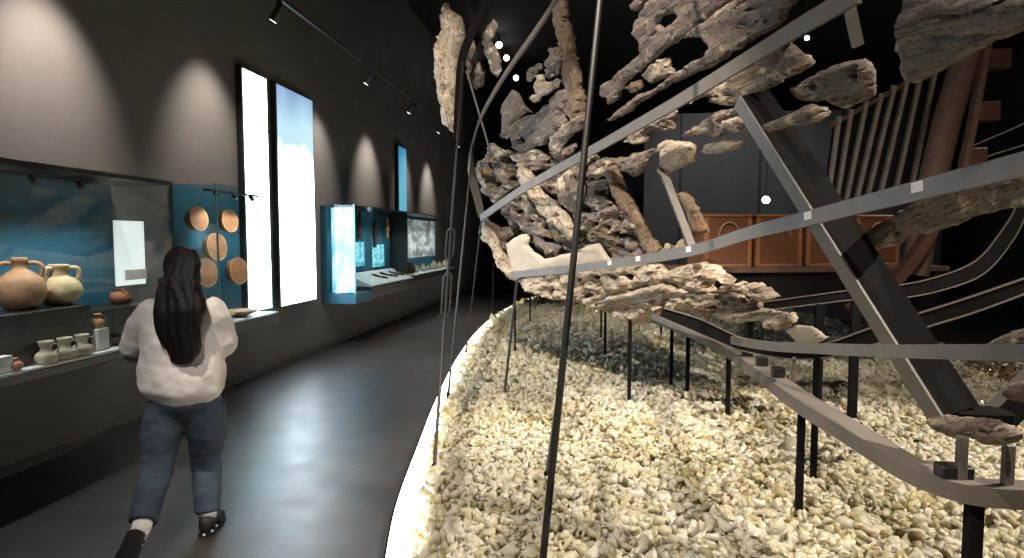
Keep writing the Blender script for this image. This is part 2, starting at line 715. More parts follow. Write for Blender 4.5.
# case of amphorae
xb, xf = WX + .01, -3.35
y0, y1 = 1.6, 4.58
ZB, ZT = .82, 2.05
t = thing('display_case', 'long wall display case with blue back holding amphorae and jugs', 'display case', (-3.65, 3.5, .68))
put('base', MB().box((xb, y0, .745), (xf, y1, ZB - .015), .006), 'case_black', t)
put('base_board', MB().box((xb, y0 + .01, ZB - .015), (xf - .008, y1 - .01, ZB)), 'white_base', t, label='white lit base board')
put('back_panel', MB().box((xb, y0, ZB), (xb + .02, y1, ZT - .02)), 'teal', t, label='blue back panel')
put('glass_pane', MB().box((xb + .02, y1 - .012, ZB), (xf - .012, y1, ZT - .02)), 'glass', t)
put('top_frame', MB().box((xb, y0, ZT - .02), (xf, y1, ZT + .012), .004), 'case_black', t)
put('glass_pane', MB().box((xf - .012, y0, ZB), (xf, y1 - .01, ZT - .02)), 'glass', t)
case_rail(t, -3.58, 1.9, 4.1, ZT - .05, 6)
case_lights(-3.54, 1.9, 4.4, ZT - .05, 6, 17)

# case of bowls
t = thing('display_case', 'glass wall display case with shallow bowls mounted on its blue back', 'display case', (-3.7, 6.3, .68))
y0, y1, xf2 = 5.32, 6.42, -3.45
put('base', MB().box((xb, y0, .68), (xf2, y1, .785), .006), 'case_grey', t)
put('base_board', MB().box((xb, y0 + .01, .785), (xf2 - .015, y1 - .01, .80)), 'white_base', t, label='pale lit base board')
put('back_panel', MB().box((xb, y0, .8), (xb + .02, y1 - .02, 2.1)), 'teal', t, label='blue back panel')
glass_box(t, xb + .02, xf2, y0, y1, .8, 2.11)
put('glass_edge', MB().box((xf2 - .013, y0 - .002, .8), (xf2 + .001, y0 + .013, 2.112)), 'glass_edge', t)
case_rail(t, -3.62, y0 + .08, y1 - .1, 2.05, 3)
case_lights(-3.58, 5.4, 6.3, 2.05, 3, 15)

# tall case; its cyan and white reflection is built as a glowing panel
t = thing('display_case', 'tall display case with cloudy cyan and white reflection built in as a glowing panel', 'display case', (-3.65, 9.15, .66))
y0, y1, xf3 = 8.5, 9.18, -3.4
put('base', MB().box((xb, y0, .66), (xf3, y1, .80), .006), 'teal', t)
put('end_panel', MB().box((xb, y0, .8), (xb + .085, y0 + .03, 2.08)), 'teal', t)
put('cyan_reflection_panel', MB().box((xb + .13, y0 + .06, .82), (xf3 - .05, y0 + .075, 2.05)), 'cyan_reflection', t, label='glowing panel painted as a cloudy cyan and white reflection')
put('back_panel', MB().box((xb, y0 + .03, .8), (xb + .02, y1, 2.08)), 'teal', t)
glass_box(t, xb + .02, xf3, y0, y1, .8, 2.09)
put('glass_edge', MB().box((xf3 - .013, y0 - .002, .8), (xf3 + .001, y0 + .013, 2.092)), 'glass_edge', t)
case_lights(-3.6, 8.6, 9.1, 2.05, 1, 12)

# case with sloped white base
t = thing('display_case', 'display case with sloped white base, blue back and small cyan pictures', 'display case', (-3.65, 10.6, .7))
y0, y1 = 9.2, 11.5
put('base', MB().box((xb, y0, .68), (-3.42, y1, .86), .006), 'case_black', t)
mbs = MB().add([(xb + .05, y0 + .05, 1.05), (-3.44, y0 + .05, .87), (-3.44, y1 - .05, .87), (xb + .05, y1 - .05, 1.05),
                (xb + .05, y0 + .05, .86), (-3.44, y0 + .05, .86), (-3.44, y1 - .05, .86), (xb + .05, y1 - .05, .86)],
               [(0, 1, 2, 3), (4, 7, 6, 5), (0, 4, 5, 1), (1, 5, 6, 2), (2, 6, 7, 3), (3, 7, 4, 0)])
put('sloped_board', mbs, 'white_base', t, label='white sloped board')
put('back_panel', MB().box((xb, y0, .86), (xb + .02, y1, 2.08)), 'teal', t)
put('picture', MB().box((xb + .02, 9.5, 1.15), (xb + .03, 10.1, 1.55)), 'cyan_small', t, label='small cyan picture')
put('picture', MB().box((xb + .02, 10.5, 1.1), (xb + .03, 11.1, 1.5)), 'cyan_small', t, label='small cyan picture')
put('end_panel', MB().box((xb, y1 - .03, .86), (-3.55, y1, 2.08)), 'case_black', t)
put('top_frame', MB().box((xb, y0, 2.08), (-3.4, y1, 2.1), .004), 'case_black', t)
put('glass_pane', MB().box((-3.412, y0 + .01, .86), (-3.4, y1, 2.08)), 'glass', t)
case_rail(t, -3.6, y0 + .1, y1 - .1, 2.04, 4)
case_lights(-3.6, 9.3, 11.4, 2.04, 4, 14)

# far case
t = thing('display_case', 'farthest wall display case with grey and white picture and pale pots', 'display case', (-3.65, 13.6, .7))
y0, y1 = 11.55, 14.9
put('base', MB().box((xb, y0, .80), (-3.4, y1, .9), .006), 'case_black', t)
put('base_board', MB().box((xb, y0 + .02, .9), (-3.42, y1 - .02, .915)), 'white_base', t)
put('back_panel', MB().box((xb, y0, .915), (xb + .02, y1, 2.08)), 'teal', t)
put('picture', MB().box((xb + .02, 12.6, 1.2), (xb + .03, 14.8, 2.02)), 'grey_art', t, label='grey and white picture')
put('top_frame', MB().box((xb, y0, 2.08), (-3.4, y1, 2.1), .004), 'case_black', t)
put('glass_pane', MB().box((-3.412, y0, .915), (-3.4, y1, 2.08)), 'glass', t)
case_lights(-3.6, 11.7, 14.8, 2.04, 5, 18)

# ---------------------------------------------------------------- exhibits in the amphora case


def plinth(lo, hi, mat, label):
    return tag(put('display_plinth', MB().box(lo, hi, .004), mat), label, 'display plinth')


plinth((-3.86, 1.9, ZB + .001), (-3.45, 3.84, 1.15), 'case_black', 'black display plinth under the two amphorae')
plinth((-3.86, 3.9, ZB + .001), (-3.52, 4.5, 1.09), 'case_black', 'low black display plinth carrying one round red pot')


def handle(mb, ang, pts, r, c):
    """pts (radius, z) path of a handle at angle ang"""
    p = [(c[0] + math.cos(ang) * q[0], c[1] + math.sin(ang) * q[0], c[2] + q[1]) for q in pts]
    return mb.tube(catmull(p, 5), r, 8)


def vessel(name, label, cat, c, prof, mat, handles=(), group=None, hmat=None, inner=True, seg=28):
    """prof outer (r,z) from the base up; a hollow mouth follows"""
    t = thing(name, label, cat, c, group)
    n = len(prof)
    pr = [V((q[0], q[1], 0)) for q in prof]
    sm = [(p.x, p.y) for p in catmull(pr, 4)]
    rt, zt = sm[-1]
    neck = [(max(r - .008, .005), z) for r, z in reversed(sm[int(len(sm) * .62):])]
    b = put('body', MB().lathe(sm + [(rt - .004, zt + .003)] + neck, seg, c), mat, t, smooth=50)
    for ang, pts, r in handles:
        put('handle', handle(MB(), ang, pts, r, c), hmat or mat, t, smooth=True)
    return t


# amphora one: globular, narrow neck, two ear handles
p = at_x(22, 310, -3.62)
c = (p.x, p.y, 1.151)
sc = 1.0
vessel('amphora', 'round terracotta amphora with narrow neck and two ear handles', 'amphora', c,
       [(.05, 0), (.09, .012), (.125, .07), (.135, .125), (.12, .19), (.075, .235), (.042, .26), (.036, .30), (.045, .312), (.043, .33)],
       'terracotta', [(a, [(.036, .295), (.085, .295), (.115, .265), (.105, .205)], .014) for a in (.8, 3.94)])
p = at_x(59, 307, -3.62)
c = (p.x, p.y + .01, 1.151)
vessel('amphora', 'squat buff amphora with wide flared neck, cream body', 'amphora', c,
       [(.055, 0), (.09, .012), (.125, .055), (.135, .10), (.12, .15), (.09, .18), (.058, .20), (.052, .235), (.064, .262), (.062, .275)],
       'buff', [(a, [(.055, .25), (.10, .25), (.115, .215), (.10, .165)], .016) for a in (.75, -1.6)])
# small jugs in front of the plinth
for i, (px, py, lb) in enumerate([(47, 356, 'cream waisted juglet beside the black plinth, first in a row of three'),
                                  (66, 352, 'cream waisted juglet in the middle of a row of three'),
                                  (83, 348, 'cream waisted juglet with wide mouth next to white block')]):
    p = at_x(px, py, -3.4)
    vessel('juglet', lb, 'jug', (-3.405, p.y, ZB + .001),
           [(.035, 0), (.055, .012), (.064, .04), (.058, .062), (.036, .078), (.03, .095), (.04, .125), (.044, .14)], 'cream_clay',
           [(1.2, [(.034, .12), (.062, .115), (.07, .09), (.06, .058)], .006)], 'cream juglets on the white base')
p = at_x(14, 360, -3.4)
vessel('juglet', 'small red juglet lying low at the front of the amphora case', 'jug', (-3.4, p.y, ZB + .001),
       [(.02, 0), (.036, .01), (.044, .03), (.036, .05), (.018, .06), (.022, .075)], 'red_clay',
       [(-1.6, [(.02, .068), (.04, .07), (.05, .05), (.04, .03)], .005)])
p = at_x(98, 345, -3.46)
plinth((-3.5, p.y - .05, ZB + .001), (-3.41, p.y + .05, .975), 'white_card', 'white display block with small red juglet on top')
vessel('juglet', 'small red juglet standing on the white block', 'jug', (-3.455, p.y, .976),
       [(.022, 0), (.036, .01), (.042, .035), (.034, .06), (.018, .072), (.016, .09), (.026, .10)], 'terracotta',
       [(1.0, [(.018, .09), (.036, .085), (.044, .06), (.038, .045)], .005)])
p = at_x(121, 300, -3.70)
vessel('cooking_pot', 'round red cooking pot with tiny neck on the low black plinth', 'pot', (-3.70, p.y, 1.091),
       [(.03, 0), (.065, .012), (.082, .05), (.07, .085), (.035, .098), (.03, .108), (.036, .115)], 'red_clay',
       [(a, [(.034, .108), (.055, .11), (.068, .092)], .006) for a in (-.6, 2.5)])
p = at_x(112, 335, -3.47)
vessel('dish', 'dark shallow dish beside the white block in the amphora case', 'dish', (-3.47, p.y + .08, ZB + .001),
       [(.03, 0), (.05, .006), (.075, .03), (.09, .06)], 'bronze')
# glowing wall panel stands in for a glass reflection, then white label cards
tag(put('reflection_panel', MB().box((WX - .001, at_x(114, 250, WX).y, at_x(128, 285, WX).z), (WX + .015, at_x(143, 250, WX).y, at_x(128, 221, WX).z)), 'reflection_glow'), 'glowing white panel standing in for a reflection in the amphora case glass', 'panel')
t = thing('label_card', 'white label card with grey print in front of the dark back panel', 'label card', (-3.6, 4.2, 1.3))
put('card', MB().box((-3.61, at_x(126, 280, -3.6).y, 1.28), (-3.6, at_x(147, 280, -3.6).y, 1.36)), 'white_card', t)
tag(put('label_card', MB().box((-3.44, 3.0, ZB + .001), (-3.38, 3.18, .92), .002), 'white_card'), 'white card block at the edge of the amphora case base', 'label card')

# ---------------------------------------------------------------- bowls
BL = [(197, 219, 2.25, 'shallow clay bowl on blue panel, upper row nearer the amphora case'),
      (228, 221, 2.3, 'shallow clay bowl on blue panel, upper row nearer the white panel'),
      (215, 247, 2.7, 'large shallow clay bowl at the middle of the blue panel'),
      (205, 273, 2.7, 'shallow clay bowl half hidden by the long dark hair'),
      (237, 271, 2.75, 'large shallow clay bowl on blue panel above the two resting bowls')]
for px, py, k, lb in BL:
    p = at_x(px, py, -3.74)
    r = .052 * k
    t = thing('shallow_bowl', lb, 'bowl', p, 'bowls mounted on the blue panel')
    d = V((1, -.12, .10)).normalized()
    q = d.to_track_quat('Z', 'Y').to_matrix()
    mb = MB().lathe([(.02, -.105), (r * .45, -.10), (r * .85, -.05), (r, .02), (r * 1.0, .026)], 30, p, q)
    put('outer_wall', mb, 'bowl_rim', t, smooth=60, label='dark red outer wall')
    mb = MB().lathe([(r * .98, .024), (r * .99, .028), (r * .93, .027), (r * .80, -.03), (r * .45, -.08), (.015, -.088)], 30, p, q)
    put('inner_face', mb, 'bowl_clay', t, smooth=60, label='ochre inner face')
    put('mount', MB().tube([p - d * .05, V((xb + .02, p.y + .04, p.z))], .012, 8), 'case_grey', t)
for px, py, r, lb in [(240, 302, .165, 'ochre dish resting on the pale base of the bowl case'), (222, 308, .12, 'red brown dish resting behind the white sweatshirt')]:
    p = at_x(px, py, -3.64)
    t = thing('dish', lb, 'dish', (p.x, p.y, .8))
    put('outer_wall', MB().lathe([(.04, .002), (.06, .004), (r * .9, .045), (r, .06), (r * .98, .066)], 30, (p.x, p.y, .8)), 'bowl_rim', t, smooth=60)
    put('inner_face', MB().lathe([(r * .97, .0665), (r * .9, .062), (r * .6, .035), (.03, .024)], 30, (p.x, p.y, .8)), 'bowl_clay', t, smooth=60)

# exhibits of the sloped case
for i, (y, ln, lb) in enumerate([(10.1, .3, 'bronze rod lying on the sloped white base, first'), (10.55, .42, 'long dark blade lying on the sloped white base'),
                                 (11.0, .36, 'bent brown tool lying on the sloped white base'), (11.35, .28, 'short dark spike lying at the end of the sloped base')]):
    x = -3.62
    z = .87 + (-3.44 - x) / .42 * .18 + .014
    pts = [(x - .1, y - ln * .3, z + .05), (x, y, z + .008), (x + .05, y + ln * .35, z - .012), (x + .08, y + ln * .6, z - .024)]
    tag(put('bronze_tool', MB().tube(catmull(pts, 4), [.012 + .008 * math.sin(k * .6 + i) ** 2 for k in range(13)], 8), 'bronze', smooth=True), lb, 'tool')
for i, (y, z, h, lb) in enumerate([(9.75, 1.60, .42, 'dark hanging bronze fitting above the first cyan picture'), (10.45, 1.45, .5, 'tall dark carved figure between the two cyan pictures'),
                                   (11.1, 1.6, .4, 'brown forked fitting above the second cyan picture'), (11.5, 1.3, .55, 'slender dark figure at the end of the blue back panel')]):
    prof = [(.01, 0), (.035, .02), (.02, h * .3), (.045, h * .45), (.025, h * .7), (.035, h * .85), (.01, h)]
    sm = [(q.x, q.y) for q in catmull([V((a, b, 0)) for a, b in prof], 4)]
    t = thing('bronze_fitting', lb, 'fitting', (-3.82, y, z))
    put('body', MB().lathe(sm, 14, (-3.82, y, z)), 'bronze' if i != 2 else 'terracotta', t, smooth=True)
    put('mount', MB().tube([(-3.82, y, z + h * .5), (xb + .015, y, z + h * .5)], .008, 6), 'case_grey', t)
for i, (y, h) in enumerate([(11.9, .22), (12.3, .14), (12.8, .16), (13.2, .12), (13.7, .2), (14.2, .15), (14.7, .17)]):
    lb = ['tall dark jug in the far case', 'squat pale pot in the far case, second along', 'pale pot in the far case, third along', 'small pale pot under the grey picture',
          'tall pale pot under the grey picture', 'round pale pot before the end of the far case', 'pale pot at the very end of the far case'][i]
    vessel('pot', lb, 'pot', (-3.62, y, .916), [(h * .25, 0), (h * .38, h * .1), (h * .45, h * .4), (h * .3, h * .7), (h * .18, h * .8), (h * .24, h)],
           'bronze' if i == 0 else 'cream_clay', (), 'pots in the far case', seg=16)

# ================================================================ BED OF GLASS
left_edge = [(-.1, 1.3), (-.5, 1.6), (-.70, 2.1), (-.83, 2.7), (-1.02, 3.5), (-1.20, 4.6), (-1.40, 5.9), (-1.66, 8.0), (-1.86, 10.7), (-1.84, 13.6), (-1.54, 16.15), (-.85, 17.6)]
edge = [(p.x, p.y) for p in catmull([V((a, b, 0)) for a, b in left_edge], 8)]
poly = edge + [(.6, 18.2), (3.2, 16), (4.6, 12), (5.2, 8), (5.2, 4.5), (4.6, 2.4), (3.4, 1.5), (1.5, 1.3)]


def inside(x, y, P):
    P = np.asarray(P)
    x1, y1 = P[:, 0], P[:, 1]
    x2, y2 = np.roll(x1, -1), np.roll(y1, -1)
    x = np.asarray(x)[..., None]
    y = np.asarray(y)[..., None]
    c = ((y1 > y) != (y2 > y)) & (x < (x2 - x1) * (y - y1) / np.where(y2 == y1, 1e-9, y2 - y1) + x1)
    return (c.sum(-1) % 2) == 1


mb = MB()
n = len(poly)
mb.add([(x, y, .001) for x, y in poly] + [(x, y, .045) for x, y in poly], [tuple(range(n, 2 * n))] + [(i, (i + 1) % n, n + (i + 1) % n, n + i) for i in range(n)])
tag(put('platform', mb, 'bed'), kind='structure')

# lit kerb along the walkway
t = thing('light_kerb', 'glowing white curved kerb edging the bed of broken glass', 'light kerb', (-1.6, 8, 0))
e3 = [V((x, y, 0)) for x, y in edge]
off = []
for i, p in enumerate(e3):
    T = (e3[min(i + 1, len(e3) - 1)] - e3[max(i - 1, 0)]).normalized()
    off.append((p, V((-T.y, T.x, 0))))
vs, fs = [], []
for p, nrm in off:
    for dx, z in ((.14, .002), (.14, .03), (.128, .045), (-.05, .082), (-.05, .046)):
        vs.append(p + nrm * dx + V((0, 0, z)))
for i in range(len(off) - 1):
    for k in range(4):
        a = i * 5 + k
        fs.append((a, a + 1, a + 6, a + 5))
put('diffuser', MB().add(vs, fs), 'led', t, label='glowing white diffuser')
vs, fs = [], []
for p, nrm in off:
    for dx, z in ((.152, .002), (.152, .028), (.141, .028), (.141, .002)):
        vs.append(p + nrm * dx + V((0, 0, z)))
for i in range(len(off) - 1):
    for k in range(4):
        a = i * 4 + k
        b = i * 4 + (k + 1) % 4
        fs.append((a, b, b + 4, a + 4))
put('edge_rail', MB().add(vs, fs), 'steel_dark', t)

# broken glass: one heap nobody could count
PR = []
for k in range(40):          # flat splinters with a smaller, skewed upper facet
    a = np.sort(rng.uniform(0, 2 * PI, 6) * .25 + np.arange(6) * (2 * PI / 6))
    r = rng.uniform(.6, 1.2, 6)
    ring = np.stack([np.cos(a) * r * rng.uniform(.9, 1.3), np.sin(a) * r * rng.uniform(.6, 1.0)], 1)
    th_ = rng.uniform(.16, .36)
    sh = rng.normal(0, .10, 2)
    bot = np.concatenate([ring, -th_ + rng.normal(0, .05, (6, 1))], 1)
    top = np.concatenate([ring * rng.uniform(.55, .9) + sh, th_ + rng.normal(0, .07, (6, 1))], 1)
    PR.append(np.concatenate([bot, top]))
PR = np.array(PR)
ICF = [(0, 2, 1), (0, 3, 2), (0, 4, 3), (0, 5, 4), (6, 7, 8), (6, 8, 9), (6, 9, 10), (6, 10, 11)]
for k in range(6):
    k2 = (k + 1) % 6
    ICF += [(k, k2, 6 + k2), (k, 6 + k2, 6 + k)]
ICF = np.array(ICF)
pts = []
for ya, yb, dens, s0 in ((1.3, 3.2, 800, .035), (3.2, 5.0, 800, .035), (5.0, 8.0, 500, .042), (8.0, 18.2, 200, .062)):
    m = int(7.4 * (yb - ya) * dens)
    x = rng.uniform(-2.1, 5.3, m)
    y = rng.uniform(ya, yb, m)
    k = inside(x, y, poly) & (x < (y * 1.02 + .6))
    x, y = x[k], y[k]
    s = s0 * rng.lognormal(0, .28, len(x))
    pts.append(np.stack([x, y, s], 1))
pts = np.concatenate(pts)
N = len(pts)
heap = np.array([noise.noise((p[0] * 1.1, p[1] * 1.1, 3.3)) for p in pts])
z = .058 + rng.uniform(0, .04, N) + heap * .022
q = rng.normal(size=(N, 4))
q[:, 1:3] *= .5          # most shards lie rather flat
q /= np.linalg.norm(q, axis=1)[:, None]
a, b, c, d = q.T
Rm = np.stack([1 - 2 * (c * c + d * d), 2 * (b * c - a * d), 2 * (b * d + a * c), 2 * (b * c + a * d), 1 - 2 * (b * b + d * d), 2 * (c * d - a * b),
               2 * (b * d - a * c), 2 * (c * d + a * b), 1 - 2 * (b * b + c * c)], 1).reshape(N, 3, 3)
pr = PR[rng.integers(0, len(PR), N)] * pts[:, 2][:, None, None]
co = np.einsum('nij,nkj->nki', Rm, pr) + np.stack([pts[:, 0], pts[:, 1], z], 1)[:, None, :]
co = co.reshape(-1, 3)
co[:, 2] = np.maximum(co[:, 2], .046)
fc = (ICF[None] + (np.arange(N) * 12)[:, None, None]).reshape(-1, 3)
me = bpy.data.meshes.new('broken_glass')
me.vertices.add(len(co))
me.vertices.foreach_set('co', co.astype(np.float32).ravel())
me.loops.add(fc.size)
me.loops.foreach_set('vertex_index', fc.astype(np.int32).ravel())
me.polygons.add(len(fc))
me.polygons.foreach_set('loop_start', np.arange(0, fc.size, 3, dtype=np.int32))
me.polygons.foreach_set('loop_total', np.full(len(fc), 3, np.int32))
me.update()
patch = np.array([noise.noise((p[0] * .9, p[1] * .9, 8.1)) for p in pts])
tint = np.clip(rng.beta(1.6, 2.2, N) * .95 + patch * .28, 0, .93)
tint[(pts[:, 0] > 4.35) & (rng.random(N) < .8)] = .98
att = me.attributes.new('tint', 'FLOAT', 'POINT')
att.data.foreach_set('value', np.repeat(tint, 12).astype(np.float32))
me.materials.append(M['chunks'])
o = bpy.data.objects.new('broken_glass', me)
COL.objects.link(o)
tag(o, 'bed of pale broken glass chunks under the wreck', 'broken glass', None, 'stuff')

# ================================================================ WRECK TIMBERS
YX = [(430, 8.1), (480, 7.8), (525, 7.2), (580, 6.4), (640, 5.6), (700, 4.85), (760, 4.2), (830, 3.6), (900, 3.1), (960, 2.75), (1050, 2.3)]


def Yh(px, py):
    xs = [a for a, _ in YX]
    Y = 1 / np.interp(px, xs, [1 / b for _, b in YX])
    fl = max(0, min(1, (px - 470) / 120)) * .00062
    return float(Y * (1 - fl * (239 - py)))


def fragment(poly, T=.07, rough=1.0, dy=0.0, holes=(), nholes=0, seed=0, rag=1.0, grid=2.6, amp=.022):
    """a weathered timber: outline in picture coordinates laid on the hull's own curved side, given thickness, worn edges and relief"""
    rs = random.Random(seed * 131 + 5)
    P = [V((x, y)) for x, y in poly]
    cx = sum(p.x for p in P) / len(P)
    cy = sum(p.y for p in P) / len(P)
    S = Yh(cx, cy) / F           # metres per pixel

    def dens(loop, step, ragk):
        out = []
        n = len(loop)
        for i in range(n):
            a, b = loop[i], loop[(i + 1) % n]
            k = max(1, int((b - a).length / step))
            for j in range(k):
                p = a.lerp(b, j / k)
                w1 = noise.noise((p.x * .16 + seed * 7.1, p.y * .16, 1.7))
                w2 = noise.noise((p.x * .45 + seed * 3.3, p.y * .45, 9.7))
                w3 = noise.noise((p.x * .16, p.y * .16 + seed * 5.7, 4.2))
                out.append(V((p.x + ragk * (1.7 * w1 + 1.1 * w2), p.y + ragk * (1.7 * w3 + 1.1 * w2))))
        return out
    loops = [dens(P, grid, rag)]
    for h in holes:
        loops.append(dens([V(q) for q in h], 2, .5))
    arr = np.array([(p.x, p.y) for p in loops[0]])
    lo, hi = arr.min(0), arr.max(0)
    for _ in range(nholes):
        for _try in range(30):
            x, y = rs.uniform(lo[0], hi[0]), rs.uniform(lo[1], hi[1])
            r = rs.uniform(1.6, 4.2)
            dmin = np.sqrt(((arr - (x, y)) ** 2).sum(1)).min()
            if inside(x, y, arr) and dmin > r + 2.2 and all((V((x, y)) - sum(l, V((0, 0))) / len(l)).length > r + 6 for l in loops[1:]):
                an = rs.uniform(0, PI)
                loops.append([V((x + r * 1.3 * math.cos(t) * math.cos(an) - r * .7 * math.sin(t) * math.sin(an),
                                 y + r * 1.3 * math.cos(t) * math.sin(an) + r * .7 * math.sin(t) * math.cos(an))) for t in [2 * PI * k / 9 for k in range(9)]])
                break
    vin, ein = [], []
    for l in loops:
        k = len(vin)
        vin += l
        ein += [(k + i, k + (i + 1) % len(l)) for i in range(len(l))]
    nb = len(vin)
    gx = np.arange(lo[0], hi[0], grid)
    gy = np.arange(lo[1], hi[1], grid)
    X, Yg = np.meshgrid(gx, gy)
    X = X.ravel() + rng.uniform(-.3, .3, X.size) * grid
    Yg = Yg.ravel() + rng.uniform(-.3, .3, Yg.size) * grid
    k = inside(X, Yg, arr)
    allb = np.array([(p.x, p.y) for p in vin])
    X, Yg = X[k], Yg[k]
    if len(X):
        dd = np.sqrt(((np.stack([X, Yg], 1)[:, None] - allb[None]) ** 2).sum(-1)).min(1)
        k = dd > grid * .55
        vin = vin + [V((x, y)) for x, y in zip(X[k], Yg[k])]
    vo, eo, fo, *_ = delaunay_2d_cdt(vin, ein, [], 0, 1e-4)
    vo = np.array([(p.x, p.y) for p in vo])
    tri = []
    for f in fo:
        c = vo[list(f)].mean(0)
        if not inside(c[0], c[1], arr):
            continue
        if any(inside(c[0], c[1], np.array([(p.x, p.y) for p in l])) for l in loops[1:]):
            continue
        tri.append(tuple(f))
    dist = np.sqrt(((vo[:, None] - allb[None]) ** 2).sum(-1)).min(1)
    # local frame of the hull side
    C = at(cx, cy, Yh(cx, cy) + dy)
    A = at(cx + 8, cy, Yh(cx + 8, cy) + dy) - C
    B = at(cx, cy - 8, Yh(cx, cy - 8) + dy) - C
    nrm = A.cross(B).normalized()
    if nrm.dot(C - CAM) > 0:
        nrm = -nrm
    # grain axis
    q = arr - arr.mean(0)
    ev, evec = np.linalg.eigh(q.T @ q)
    ax = evec[:, 1]
    used = sorted({i for f in tri for i in f})
    idx = {v: i for i, v in enumerate(used)}
    front, back, uvs = [], [], []
    rpx = max(2.5, T / S * .5)
    for i in used:
        x, y = vo[i]
        dth = min(1, dist[i] / rpx)
        th = T * (.22 + .78 * math.sqrt(dth * (2 - dth)))
        p = at(x, y, Yh(x, y) + dy)
        u = ((x - cx) * ax[0] + (y - cy) * ax[1]) * S
        v = (-(x - cx) * ax[1] + (y - cy) * ax[0]) * S
        k1 = noise.noise((u * 4 + seed * 3.1, v * 13, seed * 1.3))
        k2 = noise.noise((u * 16, v * 30 + seed * 2.3, seed * 4.1))
        k3 = noise.noise((u * 40 + seed, v * 48, 2.2))
        cr = max(0, .16 - abs(noise.noise((u * 2.6 + seed * 4.4, v * 17, 7.7)))) / .16
        crk = cr * cr * max(0, noise.noise((u * 3 + seed, v * 5, 3.9)) + .25)
        pit = max(0, noise.noise((u * 11 + seed * 9, v * 16, 5.5)) - .25)
        h = amp * rough * (.8 * k1 + .9 * k2 + .5 * k3 - 2.6 * pit) + amp * .55 * k1 - min(T * .5, .035) * 1.1 * crk
        front.append(p + nrm * (th / 2 + h))
        hb = amp * rough * .8 * noise.noise((u * 9, v * 18, seed * 2.9 + 40))
        back.append(p - nrm * (th / 2 + hb))
        uvs.append((u, v))
    n = len(used)
    fs = []
    ecount = {}
    for f in tri:
        f = [idx[i] for i in f]
        fs.append(tuple(f))
        fs.append(tuple(n + i for i in reversed(f)))
        for a, b in ((f[0], f[1]), (f[1], f[2]), (f[2], f[0])):
            ecount.setdefault((min(a, b), max(a, b)), []).append((a, b))
    for k, v in ecount.items():
        if len(v) == 1:
            a, b = v[0]
            fs.append((b, a, n + a, n + b))
    me = bpy.data.meshes.new('timber')
    me.from_pydata([tuple(p) for p in front + back], [], fs)
    me.update()
    import bmesh
    bm = bmesh.new()
    bm.from_mesh(me)
    bmesh.ops.recalc_face_normals(bm, faces=bm.faces)
    bm.to_mesh(me)
    bm.free()
    uvl = me.uv_layers.new(name='UVMap')
    for l in me.loops:
        a = uvs[l.vertex_index % n]
        uvl.data[l.index].uv = (a[0], a[1] + (.0 if l.vertex_index < n else .03))
    for p in me.polygons:
        p.use_smooth = True
    me.set_sharp_from_angle(angle=math.radians(42))
    return me


